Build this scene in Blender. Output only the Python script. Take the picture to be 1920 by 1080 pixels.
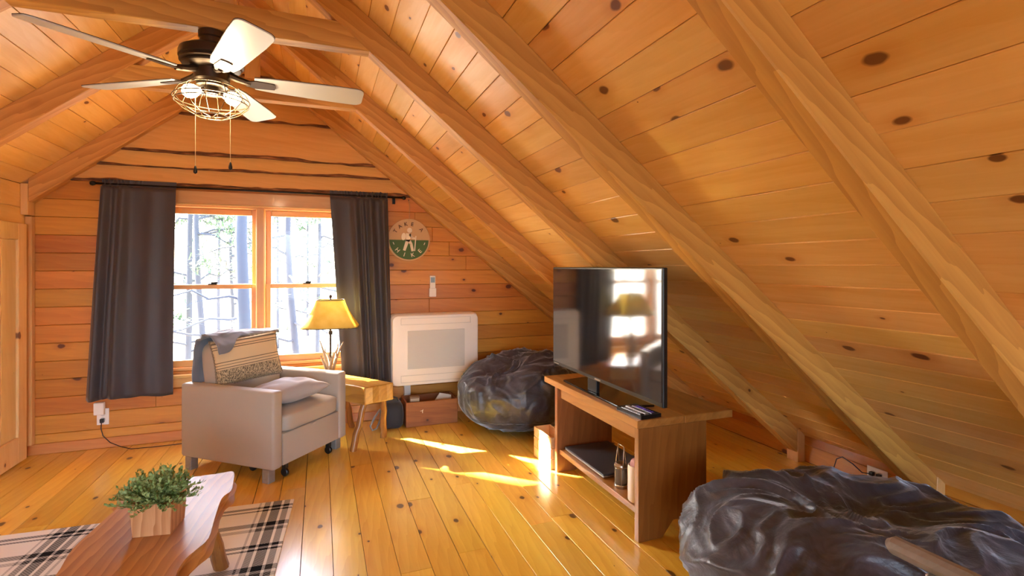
import bpy, bmesh, math, random
from mathutils import Vector, Matrix, noise
random.seed(7)
PI = math.pi
S = bpy.context.scene
for o in list(bpy.data.objects):
    bpy.data.objects.remove(o)
COL = S.collection

# ------------------------------------------------------------------ camera
FPX, YH, XV, CAMH = 950.0, 500.0, 600.0, 1.3
cam_d = bpy.data.cameras.new('camera')
cam_d.sensor_width = 36.0
cam_d.lens = 36.0 * FPX / 1920.0
cam_d.shift_y = -(540.0 - YH) / 1920.0
cam_d.clip_start = 0.02
cam = bpy.data.objects.new('camera', cam_d)
COL.objects.link(cam)
cam.location = (0, 0, CAMH)
cam.rotation_euler = (PI / 2, 0, -math.atan((960.0 - XV) / FPX))
S.camera = cam

# ------------------------------------------------------------------ light
S.view_settings.view_transform = 'Standard'
S.view_settings.look = 'None'
S.view_settings.gamma = 1.0
S.view_settings.use_curve_mapping = False
S.view_settings.exposure = 0.97
S.cycles.blur_glossy = 0.0
S.cycles.sample_clamp_indirect = 50.0
S.cycles.max_bounces = 14
S.cycles.diffuse_bounces = 7

SUN_DIR = Vector((0.76, -0.724, -0.70)).normalized()
w = bpy.data.worlds.new('sky')
S.world = w
w.use_nodes = True
nt = w.node_tree
nt.nodes.clear()
sky = nt.nodes.new('ShaderNodeTexSky')
sky.sky_type = 'NISHITA'
sky.sun_disc = False
sky.sun_elevation = math.asin(-SUN_DIR.z)
sky.sun_rotation = math.atan2(-SUN_DIR.x, -SUN_DIR.y)
sky.dust_density = 2.5
sky.air_density = 0.8
bg = nt.nodes.new('ShaderNodeBackground')
bg.inputs['Strength'].default_value = 2.2
out = nt.nodes.new('ShaderNodeOutputWorld')
nt.links.new(sky.outputs['Color'], bg.inputs['Color'])
nt.links.new(bg.outputs['Background'], out.inputs['Surface'])

def lamp(name, kind, loc, energy, color=(1, 1, 1), rot=(0, 0, 0), **kw):
    d = bpy.data.lights.new(name, kind)
    d.energy = energy
    d.color = color
    for k, v in kw.items():
        setattr(d, k, v)
    o = bpy.data.objects.new(name, d)
    COL.objects.link(o)
    o.location = loc
    o.rotation_euler = rot
    return o

sun = lamp('sun', 'SUN', (-8, 12, 10), 65.0, (1.0, 0.93, 0.80), angle=math.radians(0.6))
sun.rotation_euler = SUN_DIR.to_track_quat('-Z', 'Y').to_euler()
# added fill light behind the camera, at an invented opening in the opposite gable
BACKY = -3.4
lamp('unseen_back_fill', 'AREA', (-0.1, BACKY + 0.05, 1.35), 23.0, (0.97, 0.98, 1.0), (PI / 2, 0, 0),
     shape='RECTANGLE', size=2.3, size_y=1.5)

# ------------------------------------------------------------------ helpers
def srgb(h):
    h = h.lstrip('#')
    v = [int(h[i:i + 2], 16) / 255 for i in (0, 2, 4)]
    return tuple(c / 12.92 if c <= 0.04045 else ((c + 0.055) / 1.055) ** 2.4 for c in v) + (1.0,)

def obj(name, me, mat=None, parent=None, loc=(0, 0, 0), rot=(0, 0, 0), mw=None):
    o = bpy.data.objects.new(name, me)
    COL.objects.link(o)
    if mat is not None and me is not None and len(me.materials) == 0:
        me.materials.append(mat)
    o.parent = parent
    if mw is not None:
        o.matrix_basis = mw
    else:
        o.location = loc
        o.rotation_euler = rot
    return o

def tag(o, label, cat=None, group=None, kind=None):
    o['label'] = label
    if cat: o['category'] = cat
    if group: o['group'] = group
    if kind: o['kind'] = kind
    return o

def thing(name, label, cat, loc=(0, 0, 0), rotz=0.0, group=None):
    o = bpy.data.objects.new(name, None)
    COL.objects.link(o)
    o.empty_display_size = 0.1
    o.location = loc
    o.rotation_euler = (0, 0, rotz)
    return tag(o, label, cat, group)

class MB:
    """collects geometry for one mesh"""
    def __init__(s):
        s.v = []; s.f = []
    def add(s, vs, fs, M=None):
        n = len(s.v)
        s.v += [tuple(M @ Vector(p)) if M else tuple(p) for p in vs]
        s.f += [tuple(i + n for i in f) for f in fs]
        return s
    def box(s, c, d, M=None):
        x, y, z = [q / 2 for q in d]
        vs = [(c[0] + a * x, c[1] + b * y, c[2] + e * z) for e in (-1, 1) for b in (-1, 1) for a in (-1, 1)]
        return s.add(vs, [(0, 2, 3, 1), (4, 5, 7, 6), (0, 1, 5, 4), (2, 6, 7, 3), (0, 4, 6, 2), (1, 3, 7, 5)], M)
    def b2(s, p, q, M=None):
        return s.box([(a + b) / 2 for a, b in zip(p, q)], [abs(b - a) for a, b in zip(p, q)], M)
    def prism(s, poly, t0, t1, M=None):
        """poly in local XY, extruded along Z"""
        n = len(poly)
        vs = [(x, y, t0) for x, y in poly] + [(x, y, t1) for x, y in poly]
        fs = [tuple(range(n))[::-1], tuple(range(n, 2 * n))]
        fs += [(i, (i + 1) % n, n + (i + 1) % n, n + i) for i in range(n)]
        return s.add(vs, fs, M)
    def lathe(s, prof, seg=24, M=None):
        vs = []; fs = []
        for r, z in prof:
            for k in range(seg):
                a = 2 * PI * k / seg
                vs.append((r * math.cos(a), r * math.sin(a), z))
        for i in range(len(prof) - 1):
            for k in range(seg):
                k2 = (k + 1) % seg
                fs.append((i * seg + k, i * seg + k2, (i + 1) * seg + k2, (i + 1) * seg + k))
        if prof[0][0] > 1e-5: fs.append(tuple(range(seg))[::-1])
        if prof[-1][0] > 1e-5: fs.append(tuple(range((len(prof) - 1) * seg, len(prof) * seg)))
        return s.add(vs, fs, M)
    def tube(s, pts, rad, seg=8, closed=False, M=None):
        pts = [Vector(p) for p in pts]
        n = len(pts)
        rads = rad if isinstance(rad, (list, tuple)) else [rad] * n
        vs = []; fs = []
        up = None
        for i, p in enumerate(pts):
            if closed: t = pts[(i + 1) % n] - pts[i - 1]
            else: t = pts[min(i + 1, n - 1)] - pts[max(i - 1, 0)]
            t.normalize()
            if up is None:
                up = Vector((0, 0, 1)) if abs(t.z) < 0.9 else Vector((1, 0, 0))
            a = t.cross(up)
            if a.length < 1e-6: a = t.orthogonal()
            a.normalize()
            b = a.cross(t); b.normalize(); up = b
            for k in range(seg):
                ang = 2 * PI * k / seg
                vs.append(p + (a * math.cos(ang) + b * math.sin(ang)) * rads[i])
        m = n if closed else n - 1
        for i in range(m):
            j = (i + 1) % n
            for k in range(seg):
                k2 = (k + 1) % seg
                fs.append((i * seg + k, i * seg + k2, j * seg + k2, j * seg + k))
        if not closed:
            fs.append(tuple(range(seg))[::-1]); fs.append(tuple(range((n - 1) * seg, n * seg)))
        return s.add(vs, fs, M)
    def ring(s, R, r, z, seg=40, ts=6, M=None):
        return s.tube([(R * math.cos(2 * PI * k / seg), R * math.sin(2 * PI * k / seg), z) for k in range(seg)], r, ts, True, M)
    def mesh(s, name, smooth=False, bevel=0, bseg=2):
        me = bpy.data.meshes.new(name)
        me.from_pydata(s.v, [], s.f)
        bm = bmesh.new(); bm.from_mesh(me)
        bmesh.ops.recalc_face_normals(bm, faces=bm.faces)
        if bevel:
            es = [e for e in bm.edges if len(e.link_faces) == 2 and e.calc_face_angle(0) > 0.6]
            bmesh.ops.bevel(bm, geom=es, offset=bevel, segments=bseg, profile=0.5, affect='EDGES', clamp_overlap=True)
        bm.to_mesh(me); bm.free()
        if smooth is True:
            me.shade_smooth()
        elif smooth:
            me.shade_smooth(); me.set_sharp_from_angle(angle=smooth)
        return me
    def build(s, name, mat, parent=None, loc=(0, 0, 0), rot=(0, 0, 0), smooth=False, bevel=0, bseg=2, mw=None):
        return obj(name, s.mesh(name, smooth, bevel, bseg), mat, parent, loc, rot, mw)

def grid_mesh(name, nu, nv, fn, smooth=True, thick=0.0, wrap=False):
    vs = [fn(i / (nu - (0 if wrap else 1)), j / (nv - 1)) for j in range(nv) for i in range(nu)]
    fs = []
    for j in range(nv - 1):
        for i in range(nu if wrap else nu - 1):
            i2 = (i + 1) % nu
            fs.append((j * nu + i, j * nu + i2, (j + 1) * nu + i2, (j + 1) * nu + i))
    me = bpy.data.meshes.new(name)
    me.from_pydata([tuple(v) for v in vs], [], fs)
    if thick:
        # shell of even thickness: the sheet, its offset copy and a rim
        nrm = [v.normal.copy() for v in me.vertices]
        n = len(vs)
        v2 = [tuple(v) for v in vs] + [tuple(Vector(v) - nn * thick) for v, nn in zip(vs, nrm)]
        f2 = fs + [tuple(i + n for i in f[::-1]) for f in fs]
        if wrap:
            for j in (0, nv - 1):
                for i in range(nu):
                    a, b = j * nu + i, j * nu + (i + 1) % nu
                    f2.append((a, a + n, b + n, b) if j == 0 else (a, b, b + n, a + n))
        else:
            loop = list(range(nu)) + [j * nu + nu - 1 for j in range(1, nv)] + [(nv - 1) * nu + i for i in range(nu - 2, -1, -1)] + [j * nu for j in range(nv - 2, 0, -1)]
            for a, b in zip(loop, loop[1:] + loop[:1]): f2.append((b, a, a + n, b + n))
        me = bpy.data.meshes.new(name)
        me.from_pydata(v2, [], f2)
    if smooth: me.shade_smooth()
    return me

# ------------------------------------------------------------------ materials
class NT:
    def __init__(s, name):
        s.m = bpy.data.materials.new(name); s.m.use_nodes = True
        s.t = s.m.node_tree; s.t.nodes.clear()
        s.o = s.n('ShaderNodeOutputMaterial')
    def n(s, typ, ins=None, **kw):
        nd = s.t.nodes.new(typ)
        for k, v in kw.items(): setattr(nd, k, v)
        for k, v in (ins or {}).items():
            sock = nd.inputs[k]
            if hasattr(v, 'is_linked') or hasattr(v, 'links'): s.t.links.new(v, sock)
            else: sock.default_value = v
        return nd
    def math(s, op, a, b=0.0, c=0.0):
        return s.n('ShaderNodeMath', {0: a, 1: b, 2: c}, operation=op).outputs[0]
    def vmath(s, op, a, b):
        return s.n('ShaderNodeVectorMath', {0: a, 1: b}, operation=op).outputs[0]
    def mix(s, f, a, b, blend='MIX'):
        nd = s.n('ShaderNodeMix', data_type='RGBA', blend_type=blend)
        for i, v in ((0, f), (6, a), (7, b)):
            if hasattr(v, 'links'): s.t.links.new(v, nd.inputs[i])
            else: nd.inputs[i].default_value = v
        return nd.outputs[2]
    def ramp(s, f, stops, interp='LINEAR'):
        nd = s.n('ShaderNodeValToRGB', {0: f})
        cr = nd.color_ramp; cr.interpolation = interp
        while len(cr.elements) < len(stops): cr.elements.new(0.5)
        for e, (p, c) in zip(cr.elements, stops):
            e.position = p; e.color = c if hasattr(c, '__len__') else (c, c, c, 1)
        return nd.outputs[0]
    def bsdf(s, **ins):
        names = {'base': 'Base Color', 'rough': 'Roughness', 'metal': 'Metallic', 'coat': 'Coat Weight', 'coatr': 'Coat Roughness',
                 'spec': 'Specular IOR Level', 'sheen': 'Sheen Weight', 'sheenr': 'Sheen Roughness', 'sheent': 'Sheen Tint', 'normal': 'Normal',
                 'emit': 'Emission Color', 'emits': 'Emission Strength', 'trans': 'Transmission Weight', 'coati': 'Coat IOR', 'ior': 'IOR', 'alpha': 'Alpha'}
        b = s.n('ShaderNodeBsdfPrincipled', {names[k]: v for k, v in ins.items()})
        s.t.links.new(b.outputs[0], s.o.inputs[0])
        return b
    def bump(s, hgt, strength=0.3, dist=0.01):
        return s.n('ShaderNodeBump', {'Height': hgt, 'Strength': strength, 'Distance': dist}).outputs[0]

def plain(name, col, rough=0.5, metal=0.0, **kw):
    m = NT(name); m.bsdf(base=srgb(col) if isinstance(col, str) else col, rough=rough, metal=metal, **kw)
    return m.m

def wood(name, light, dark, knot='#3a1608', rough=0.45, coat=0.0, knots=0.5, vary=0.25, ring=0.5, gscale=1.0, axis='X', kscale=1.0, dim='2D', coatr=0.12, coati=1.5):
    m = NT(name)
    tc = m.n('ShaderNodeTexCoord').outputs['Object']
    rnd = m.n('ShaderNodeObjectInfo').outputs['Random']
    if axis != 'X':
        tc = m.n('ShaderNodeMapping', {'Vector': tc, 'Rotation': (0, PI / 2, 0) if axis == 'Z' else (0, 0, PI / 2)}).outputs[0]
    off = m.n('ShaderNodeCombineXYZ', {0: m.math('MULTIPLY', rnd, 37.0), 1: m.math('MULTIPLY', rnd, 91.0), 2: m.math('MULTIPLY', rnd, 53.0)}).outputs[0]
    p = m.vmath('ADD', tc, off)
    # knots first so the grain bends around them
    kp = m.vmath('MULTIPLY', p, (3.4 * kscale, 5.2 * kscale, 5.2 * kscale))
    vor = m.n('ShaderNodeTexVoronoi', {'Vector': kp, 'Scale': 1.0, 'Randomness': 1.0}, voronoi_dimensions=dim, feature='F1')
    sel = m.n('ShaderNodeSeparateColor', {0: vor.outputs['Color']})
    size = m.math('MULTIPLY', m.math('SUBTRACT', sel.outputs[0], 1.0 - knots), 0.145 / max(knots, 0.01))
    wob = m.n('ShaderNodeTexNoise', {'Vector': p, 'Scale': 26.0, 'Detail': 1.0}).outputs[0]
    dist = m.math('ADD', vor.outputs['Distance'], m.math('MULTIPLY', m.math('SUBTRACT', wob, 0.5), 0.06))
    kd = m.math('DIVIDE', dist, m.math('MAXIMUM', size, 0.001))
    core = m.ramp(kd, [(0.0, 1.0), (0.55, 1.0), (0.8, 0.0), (1.0, 0.0)])
    halo = m.ramp(m.math('MULTIPLY', kd, 0.4), [(0.0, 1.0), (0.3, 0.7), (0.9, 0.0), (1.0, 0.0)])
    g1 = m.n('ShaderNodeTexNoise', {'Vector': m.vmath('MULTIPLY', p, (0.9 * gscale, 16 * gscale, 16 * gscale)), 'Scale': 1.0, 'Detail': 4.0, 'Roughness': 0.6}).outputs[0]
    g2 = m.n('ShaderNodeTexNoise', {'Vector': m.vmath('MULTIPLY', p, (3 * gscale, 110 * gscale, 110 * gscale)), 'Scale': 1.0, 'Detail': 2.0}).outputs[0]
    wv = m.n('ShaderNodeTexWave', {'Vector': m.vmath('MULTIPLY', p, (0.22 * gscale, 1.5 * gscale, 1.5 * gscale)), 'Scale': 9.0, 'Distortion': 5.0, 'Detail': 2.0, 'Detail Scale': 1.4},
             wave_type='BANDS', bands_direction='DIAGONAL', wave_profile='SAW').outputs['Fac']
    f = m.math('ADD', m.math('MULTIPLY', g1, 0.9), m.math('MULTIPLY', m.math('SUBTRACT', wv, 0.5), 0.38 * ring))
    f = m.math('ADD', f, m.math('MULTIPLY', m.math('SUBTRACT', g2, 0.5), 0.25))
    f = m.math('ADD', f, m.math('MULTIPLY', m.math('SUBTRACT', rnd, 0.5), vary * 1.2))
    c = m.ramp(f, [(0.15, srgb(light)), (0.85, srgb(dark))])
    c = m.mix(m.math('MULTIPLY', halo, 0.45), c, srgb(dark), 'MULTIPLY')
    c = m.mix(m.math('MULTIPLY', core, 0.88), c, srgb(knot))
    hsv = m.n('ShaderNodeHueSaturation', {'Hue': m.math('ADD', 0.5, m.math('MULTIPLY', m.math('SUBTRACT', m.math('FRACT', m.math('MULTIPLY', rnd, 7.3)), 0.5), 0.018)),
              'Value': m.math('ADD', 1.0, m.math('MULTIPLY', m.math('SUBTRACT', m.math('FRACT', m.math('MULTIPLY', rnd, 13.7)), 0.5), vary)), 'Color': c})
    b = m.bsdf(base=hsv.outputs[0], rough=rough, coat=coat, coatr=coatr, coati=coati, normal=m.bump(f, 0.08, 0.003))
    return m.m

def fabric(name, col, col2=None, rough=0.9, sheen=0.3, scale=500.0, bump=0.15, var=0.5):
    m = NT(name)
    tc = m.n('ShaderNodeTexCoord').outputs['Object']
    n1 = m.n('ShaderNodeTexNoise', {'Vector': tc, 'Scale': scale, 'Detail': 1.0}).outputs[0]
    n2 = m.n('ShaderNodeTexNoise', {'Vector': tc, 'Scale': 6.0, 'Detail': 3.0}).outputs[0]
    c = m.mix(m.math('MULTIPLY', n2, var), srgb(col), srgb(col2 or col))
    m.bsdf(base=c, rough=rough, sheen=sheen, sheenr=0.4, spec=0.25, normal=m.bump(n1, bump, 0.001))
    return m.m

M = {}
M['ceil'] = wood('pine_ceiling', '#eec67e', '#daa44e', '#5c2a10', 0.42, 0.15, 0.45, 0.16, 0.30)
M['wall'] = wood('pine_wall', '#d28c34', '#b2681c', '#4a1a0a', 0.42, 0.1, 0.45, 0.24, 0.4)
M['floor'] = wood('pine_floor', '#eec654', '#d49c2c', '#34100a', 0.28, 0.7, 0.62, 0.22, 0.6, coatr=0.17, coati=1.55)
M['beam'] = wood('rafter_pine', '#d39f54', '#b07a38', '#4b200f', 0.5, 0.0, 0.5, 0.10, 1.2, dim='3D')
M['slab'] = wood('slab_pine', '#e2b468', '#cf9c4c', '#56270f', 0.5, 0.0, 0.18, 0.12, 0.45)
M['doorw'] = wood('door_pine', '#e8c88c', '#d8ac68', '#55280f', 0.45, 0.1, 0.30, 0.08, 0.3, axis='Z')
M['trimw'] = wood('trim_pine', '#e0b674', '#cc9a50', '#55280f', 0.45, 0.1, 0.1, 0.10, 0.3, axis='Z', dim='3D')
M['base'] = wood('baseboard_pine', '#cf8846', '#b56a2c', '#4a1a0a', 0.42, 0.1, 0.2, 0.1, 0.4)
M['winw'] = wood('window_pine', '#d6a362', '#c08642', '#55280f', 0.4, 0.15, 0.06, 0.05, 0.3, dim='3D')
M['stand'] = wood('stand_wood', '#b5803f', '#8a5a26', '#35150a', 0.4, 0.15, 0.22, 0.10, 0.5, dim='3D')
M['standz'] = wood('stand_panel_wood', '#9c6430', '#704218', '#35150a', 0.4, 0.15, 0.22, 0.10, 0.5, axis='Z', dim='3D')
M['table'] = wood('live_edge_wood', '#c9924e', '#97602a', '#3a190c', 0.42, 0.22, 0.35, 0.0, 1.3, 1.2, dim='3D', coatr=0.22)
M['log'] = wood('log_leg_wood', '#b5763c', '#7d461d', '#35150a', 0.35, 0.3, 0.3, 0.2, 0.7, axis='Z', dim='3D')
M['bench'] = wood('side_table_wood', '#b98438', '#8a5520', '#2c1208', 0.3, 0.4, 0.3, 0.1, 0.8, dim='3D')
M['crate'] = wood('old_crate_wood', '#a3602c', '#7a3d18', '#35150a', 0.6, 0.0, 0.2, 0.2, 0.5, dim='3D')
M['palebox'] = wood('pale_crate_wood', '#d8b183', '#bd9263', '#55280f', 0.6, 0.0, 0.2, 0.1, 0.5)
M['planter'] = wood('planter_wood', '#d0986a', '#a86b3e', '#55280f', 0.5, 0.0, 0.05, 0.0, 1.6, 1.6, axis='Z')
M['chairw'] = wood('grey_brown_wood', '#8f8780', '#746a62', '#2c1810', 0.35, 0.3, 0.05, 0.05, 0.4, dim='3D')
m = NT('bark')
tc = m.n('ShaderNodeTexCoord').outputs['Object']
nz = m.n('ShaderNodeTexNoise', {'Vector': m.vmath('MULTIPLY', tc, (9, 60, 60)), 'Scale': 1.0, 'Detail': 4.0}).outputs[0]
m.bsdf(base=m.ramp(nz, [(0.3, srgb('#3d2213')), (0.55, srgb('#7a4c2b')), (0.75, srgb('#b07f4e'))]), rough=0.85, normal=m.bump(nz, 0.6, 0.01))
M['bark'] = m.m
M['dark_gap'] = plain('shadow_gap_board', '#7c4a20', 0.8)
M['bronze'] = plain('aged_bronze', '#4a3d33', 0.38, 0.7)
M['bronze2'] = plain('cage_wire_metal', '#8d7a5c', 0.35, 0.8)
M['blade'] = plain('fan_blade_silver', '#d3d9dc', 0.35, 0.0, spec=0.6)
M['blade_edge'] = plain('fan_blade_dark_top', '#3a2d25', 0.5)
M['black'] = plain('black_plastic', '#141416', 0.35)
M['blackm'] = plain('black_metal', '#1b1716', 0.45, 0.5)
M['white'] = plain('white_plastic', '#ece2d6', 0.4)
M['white2'] = plain('white_plastic_grille', '#cfc8be', 0.55)
M['grey_screen'] = plain('remote_display', '#8fa0a6', 0.3)
M['steel'] = plain('brushed_steel', '#b8b4ac', 0.28, 1.0)
M['ceramic'] = plain('white_ceramic', '#e8e2d8', 0.2)
M['pink'] = plain('pink_bag', '#b98a86', 0.6)
M['chair'] = fabric('taupe_leatherette', '#b0a598', '#a69b8e', 0.5, 0.15, 300, 0.06)
M['blanket'] = fabric('grey_blue_throw', '#7f828c', '#6a6d78', 0.75, 0.5, 200, 0.2)
M['greypil'] = fabric('grey_pillow', '#aca7a8', '#9b9594', 0.8, 0.3, 350, 0.15)
M['strap'] = fabric('grey_strap', '#8f8a84', '#6f6a64', 0.8, 0.2, 300, 0.1)
M['bag'] = fabric('black_duffel', '#35353a', '#29292d', 0.75, 0.3, 250, 0.2)
M['string'] = plain('sisal_string', '#c9a77a', 0.8)

def curtain_mat():
    m = NT('blackout_curtain')
    tc = m.n('ShaderNodeTexCoord').outputs['Object']
    n1 = m.n('ShaderNodeTexNoise', {'Vector': tc, 'Scale': 400.0}).outputs[0]
    m.bsdf(base=srgb('#443f43'), rough=0.5, sheen=0.25, sheenr=0.35, spec=0.35, normal=m.bump(n1, 0.05, 0.001))
    return m.m
M['curtain'] = curtain_mat()

def beanbag_mat():
    m = NT('charcoal_faux_suede')
    tc = m.n('ShaderNodeTexCoord').outputs['Object']
    n1 = m.n('ShaderNodeTexNoise', {'Vector': tc, 'Scale': 7.0, 'Detail': 6.0, 'Roughness': 0.65, 'Distortion': 1.2}).outputs[0]
    n2 = m.n('ShaderNodeTexNoise', {'Vector': tc, 'Scale': 60.0, 'Detail': 3.0}).outputs[0]
    c = m.ramp(n1, [(0.35, srgb('#23262f')), (0.65, srgb('#444c5e'))])
    h = m.math('ADD', n1, m.math('MULTIPLY', n2, 0.12))
    m.bsdf(base=c, rough=0.42, spec=0.85, sheen=1.0, sheenr=0.3, sheent=(0.72, 0.84, 1.0, 1), normal=m.bump(h, 0.28, 0.03))
    return m.m
M['bean'] = beanbag_mat()

def glass_mat():
    m = NT('window_glass')
    fr = 0.015
    tr = m.n('ShaderNodeBsdfTransparent', {'Color': (0.97, 0.98, 0.98, 1)})
    gl = m.n('ShaderNodeBsdfGlossy', {'Roughness': 0.02})
    mx = m.n('ShaderNodeMixShader', {0: fr, 1: tr.outputs[0], 2: gl.outputs[0]})
    m.t.links.new(mx.outputs[0], m.o.inputs[0])
    return m.m
M['glass'] = glass_mat()

def screen_mat():
    m = NT('tv_screen_glass')
    d = m.n('ShaderNodeBsdfDiffuse', {'Color': (0.012, 0.012, 0.015, 1)})
    g = m.n('ShaderNodeBsdfGlossy', {'Color': (0.95, 0.97, 1, 1), 'Roughness': 0.07})
    fr = m.n('ShaderNodeFresnel', {'IOR': 2.6}).outputs[0]
    mx = m.n('ShaderNodeMixShader', {0: fr, 1: d.outputs[0], 2: g.outputs[0]})
    m.t.links.new(mx.outputs[0], m.o.inputs[0])
    return m.m
M['screen'] = screen_mat()

def shade_mat():
    m = NT('lampshade_parchment')
    tc = m.n('ShaderNodeTexCoord').outputs['Object']
    n1 = m.n('ShaderNodeTexNoise', {'Vector': tc, 'Scale': 14.0, 'Detail': 4.0}).outputs[0]
    c = m.ramp(n1, [(0.3, srgb('#d8c474')), (0.7, srgb('#e6d692'))])
    d = m.n('ShaderNodeBsdfDiffuse', {'Color': c})
    t = m.n('ShaderNodeBsdfTranslucent', {'Color': c})
    mx = m.n('ShaderNodeMixShader', {0: 0.5, 1: d.outputs[0], 2: t.outputs[0]})
    m.t.links.new(mx.outputs[0], m.o.inputs[0])
    return m.m
M['shade'] = shade_mat()
M['bulb'] = plain('lit_bulb', '#fff2d0', 0.3, emit=(1.0, 0.80, 0.45, 1), emits=14.0)
M['antler'] = plain('antler', '#a8927a', 0.5)

def plaid_mat():
    m = NT('plaid_rug_weave')
    tc = m.n('ShaderNodeTexCoord').outputs['Object']
    sp = m.n('ShaderNodeSeparateXYZ', {0: tc})
    def bands(v, per, off, stops):
        f = m.math('FRACT', m.math('ADD', m.math('DIVIDE', v, per), off))
        return m.ramp(f, stops, 'CONSTANT')
    pat = [(0.0, 0.0), (0.10, 0.45), (0.125, 0.0), (0.16, 0.8), (0.22, 0.0), (0.25, 1.0), (0.34, 0.0), (0.37, 0.8), (0.43, 0.0), (0.47, 0.45), (0.50, 0.0), (0.9, 0.0)]
    pat2 = [(0.0, 0.0), (0.08, 0.5), (0.15, 0.0), (0.2, 0.8), (0.3, 0.0), (0.55, 0.0), (0.62, 0.9), (0.66, 0.0), (0.70, 0.9), (0.76, 0.0), (0.9, 0.0)]
    a = bands(sp.outputs[0], 0.46, 0.69, pat)
    b = bands(sp.outputs[1], 0.40, 0.15, pat2)
    wv = m.n('ShaderNodeTexNoise', {'Vector': tc, 'Scale': 260.0, 'Detail': 1.0}).outputs[0]
    ck = m.n('ShaderNodeTexChecker', {'Vector': tc, 'Scale': 160.0}).outputs['Fac']
    s_ = m.math('ADD', m.math('MULTIPLY', a, 0.78), m.math('MULTIPLY', b, 0.78))
    s_ = m.math('MULTIPLY', s_, m.math('ADD', 0.75, m.math('MULTIPLY', ck, 0.35)))
    c = m.mix(m.math('MINIMUM', s_, 1.0), srgb('#e9e6da'), srgb('#131315'))
    m.bsdf(base=c, rough=0.95, spec=0.1, normal=m.bump(m.math('ADD', wv, ck), 0.3, 0.002))
    return m.m
M['rug'] = plaid_mat()

def stripe_pillow_mat():
    m = NT('striped_woven_cotton')
    tc = m.n('ShaderNodeTexCoord').outputs['Object']
    z = m.n('ShaderNodeSeparateXYZ', {0: tc}).outputs[2]
    f = m.math('ADD', m.math('DIVIDE', z, 0.30), 0.5)
    st = m.ramp(f, [(0.0, 1.0), (0.34, 0.0), (0.37, 1.0), (0.385, 0.0), (0.43, 1.0), (0.445, 0.0), (0.49, 1.0), (0.505, 0.0), (0.78, 1.0), (0.795, 0.0), (0.83, 1.0), (0.845, 0.0), (0.90, 0.9), (0.94, 0.3)], 'CONSTANT')
    n1 = m.n('ShaderNodeTexNoise', {'Vector': m.vmath('MULTIPLY', tc, (260, 260, 60)), 'Scale': 1.0, 'Detail': 3.0}).outputs[0]
    spk = m.ramp(n1, [(0.42, 0.15), (0.58, 1.0)])
    low = m.math('LESS_THAN', f, 0.34)
    k = m.math('MULTIPLY', st, m.math('ADD', m.math('MULTIPLY', low, spk), m.math('SUBTRACT', 1.0, low)))
    c = m.mix(m.math('MULTIPLY', k, 0.85), srgb('#d6bd96'), srgb('#3a3330'))
    m.bsdf(base=c, rough=0.9, spec=0.15, normal=m.bump(n1, 0.3, 0.003))
    return m.m
M['stripe'] = stripe_pillow_mat()

def leaf_mat(name, c1, c2):
    m = NT(name)
    tc = m.n('ShaderNodeTexCoord').outputs['Object']
    n1 = m.n('ShaderNodeTexNoise', {'Vector': tc, 'Scale': 30.0, 'Detail': 2.0}).outputs[0]
    m.bsdf(base=m.ramp(n1, [(0.35, srgb(c1)), (0.65, srgb(c2))]), rough=0.55)
    return m.m
M['leaf'] = leaf_mat('boxwood_leaf', '#5d7a34', '#aebf7e')
M['needle'] = leaf_mat('pine_needle', '#4f6a4a', '#7f9a78')
M['trunk'] = plain('outdoor_bark', '#565458', 0.9)
M['trunk2'] = plain('outdoor_bark_dark', '#50545c', 0.9)
m = NT('leaf_litter')
tc = m.n('ShaderNodeTexCoord').outputs['Object']
n1 = m.n('ShaderNodeTexNoise', {'Vector': tc, 'Scale': 2.5, 'Detail': 8.0, 'Roughness': 0.7}).outputs[0]
m.bsdf(base=m.ramp(n1, [(0.3, srgb('#55614a')), (0.5, srgb('#8e8272')), (0.7, srgb('#b5aaa0'))]), rough=0.95)
M['ground'] = m.m

# ------------------------------------------------------------------ room dimensions
TAN = 0.82
ALPHA = math.atan(TAN)
RX = -0.455                       # ridge
XR, XL = 3.03, -1.88              # knee wall (right), left wall
YW = 4.44                         # gable wall face
def zc_r(x): return 2.655 - TAN * x
def zc_l(x): return 2.655 - TAN * (2 * RX - x)
ZR = zc_r(RX)
def xr_at(z): return min(XR, (2.655 - z) / TAN)
def xl_at(z): return max(XL, 2 * RX - (2.655 - z) / TAN)

def poly_board(pts, t, c):
    """flat board: pts (convex, CCW) in local XY, visible side up (+Z), top at z=0, chamfer c"""
    n = len(pts)
    P = [Vector((x, y)) for x, y in pts]
    ins = []
    for i in range(n):
        a, b, d = P[i - 1], P[i], P[(i + 1) % n]
        e1 = (b - a).normalized(); e2 = (d - b).normalized()
        n1 = Vector((-e1.y, e1.x)); n2 = Vector((-e2.y, e2.x))
        k = 1 + n1.dot(n2)
        ins.append(b + (n1 + n2) * (c / max(k, 0.3)))
    vs = [(p.x, p.y, -t) for p in P] + [(p.x, p.y, -c) for p in P] + [(p.x, p.y, 0) for p in ins]
    fs = [tuple(range(n))[::-1]]
    for L in (0, 1):
        for i in range(n):
            j = (i + 1) % n
            fs.append((L * n + i, L * n + j, (L + 1) * n + j, (L + 1) * n + i))
    fs.append(tuple(range(2 * n, 3 * n)))
    me = bpy.data.meshes.new('board')
    me.from_pydata(vs, [], fs)
    return me
_cache = {}
def rect_board(L, wd, t, c, mat, key):
    k = (round(L, 3), round(wd, 3), key)
    if k not in _cache:
        me = poly_board([(-L / 2, -wd / 2), (L / 2, -wd / 2), (L / 2, wd / 2), (-L / 2, wd / 2)], t, c)
        me.materials.append(mat)
        _cache[k] = me
    return _cache[k]
def frame(x, y, z, loc):
    m3 = Matrix((x, y, z)).transposed()
    m4 = m3.to_4x4(); m4.translation = loc
    return m4

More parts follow.
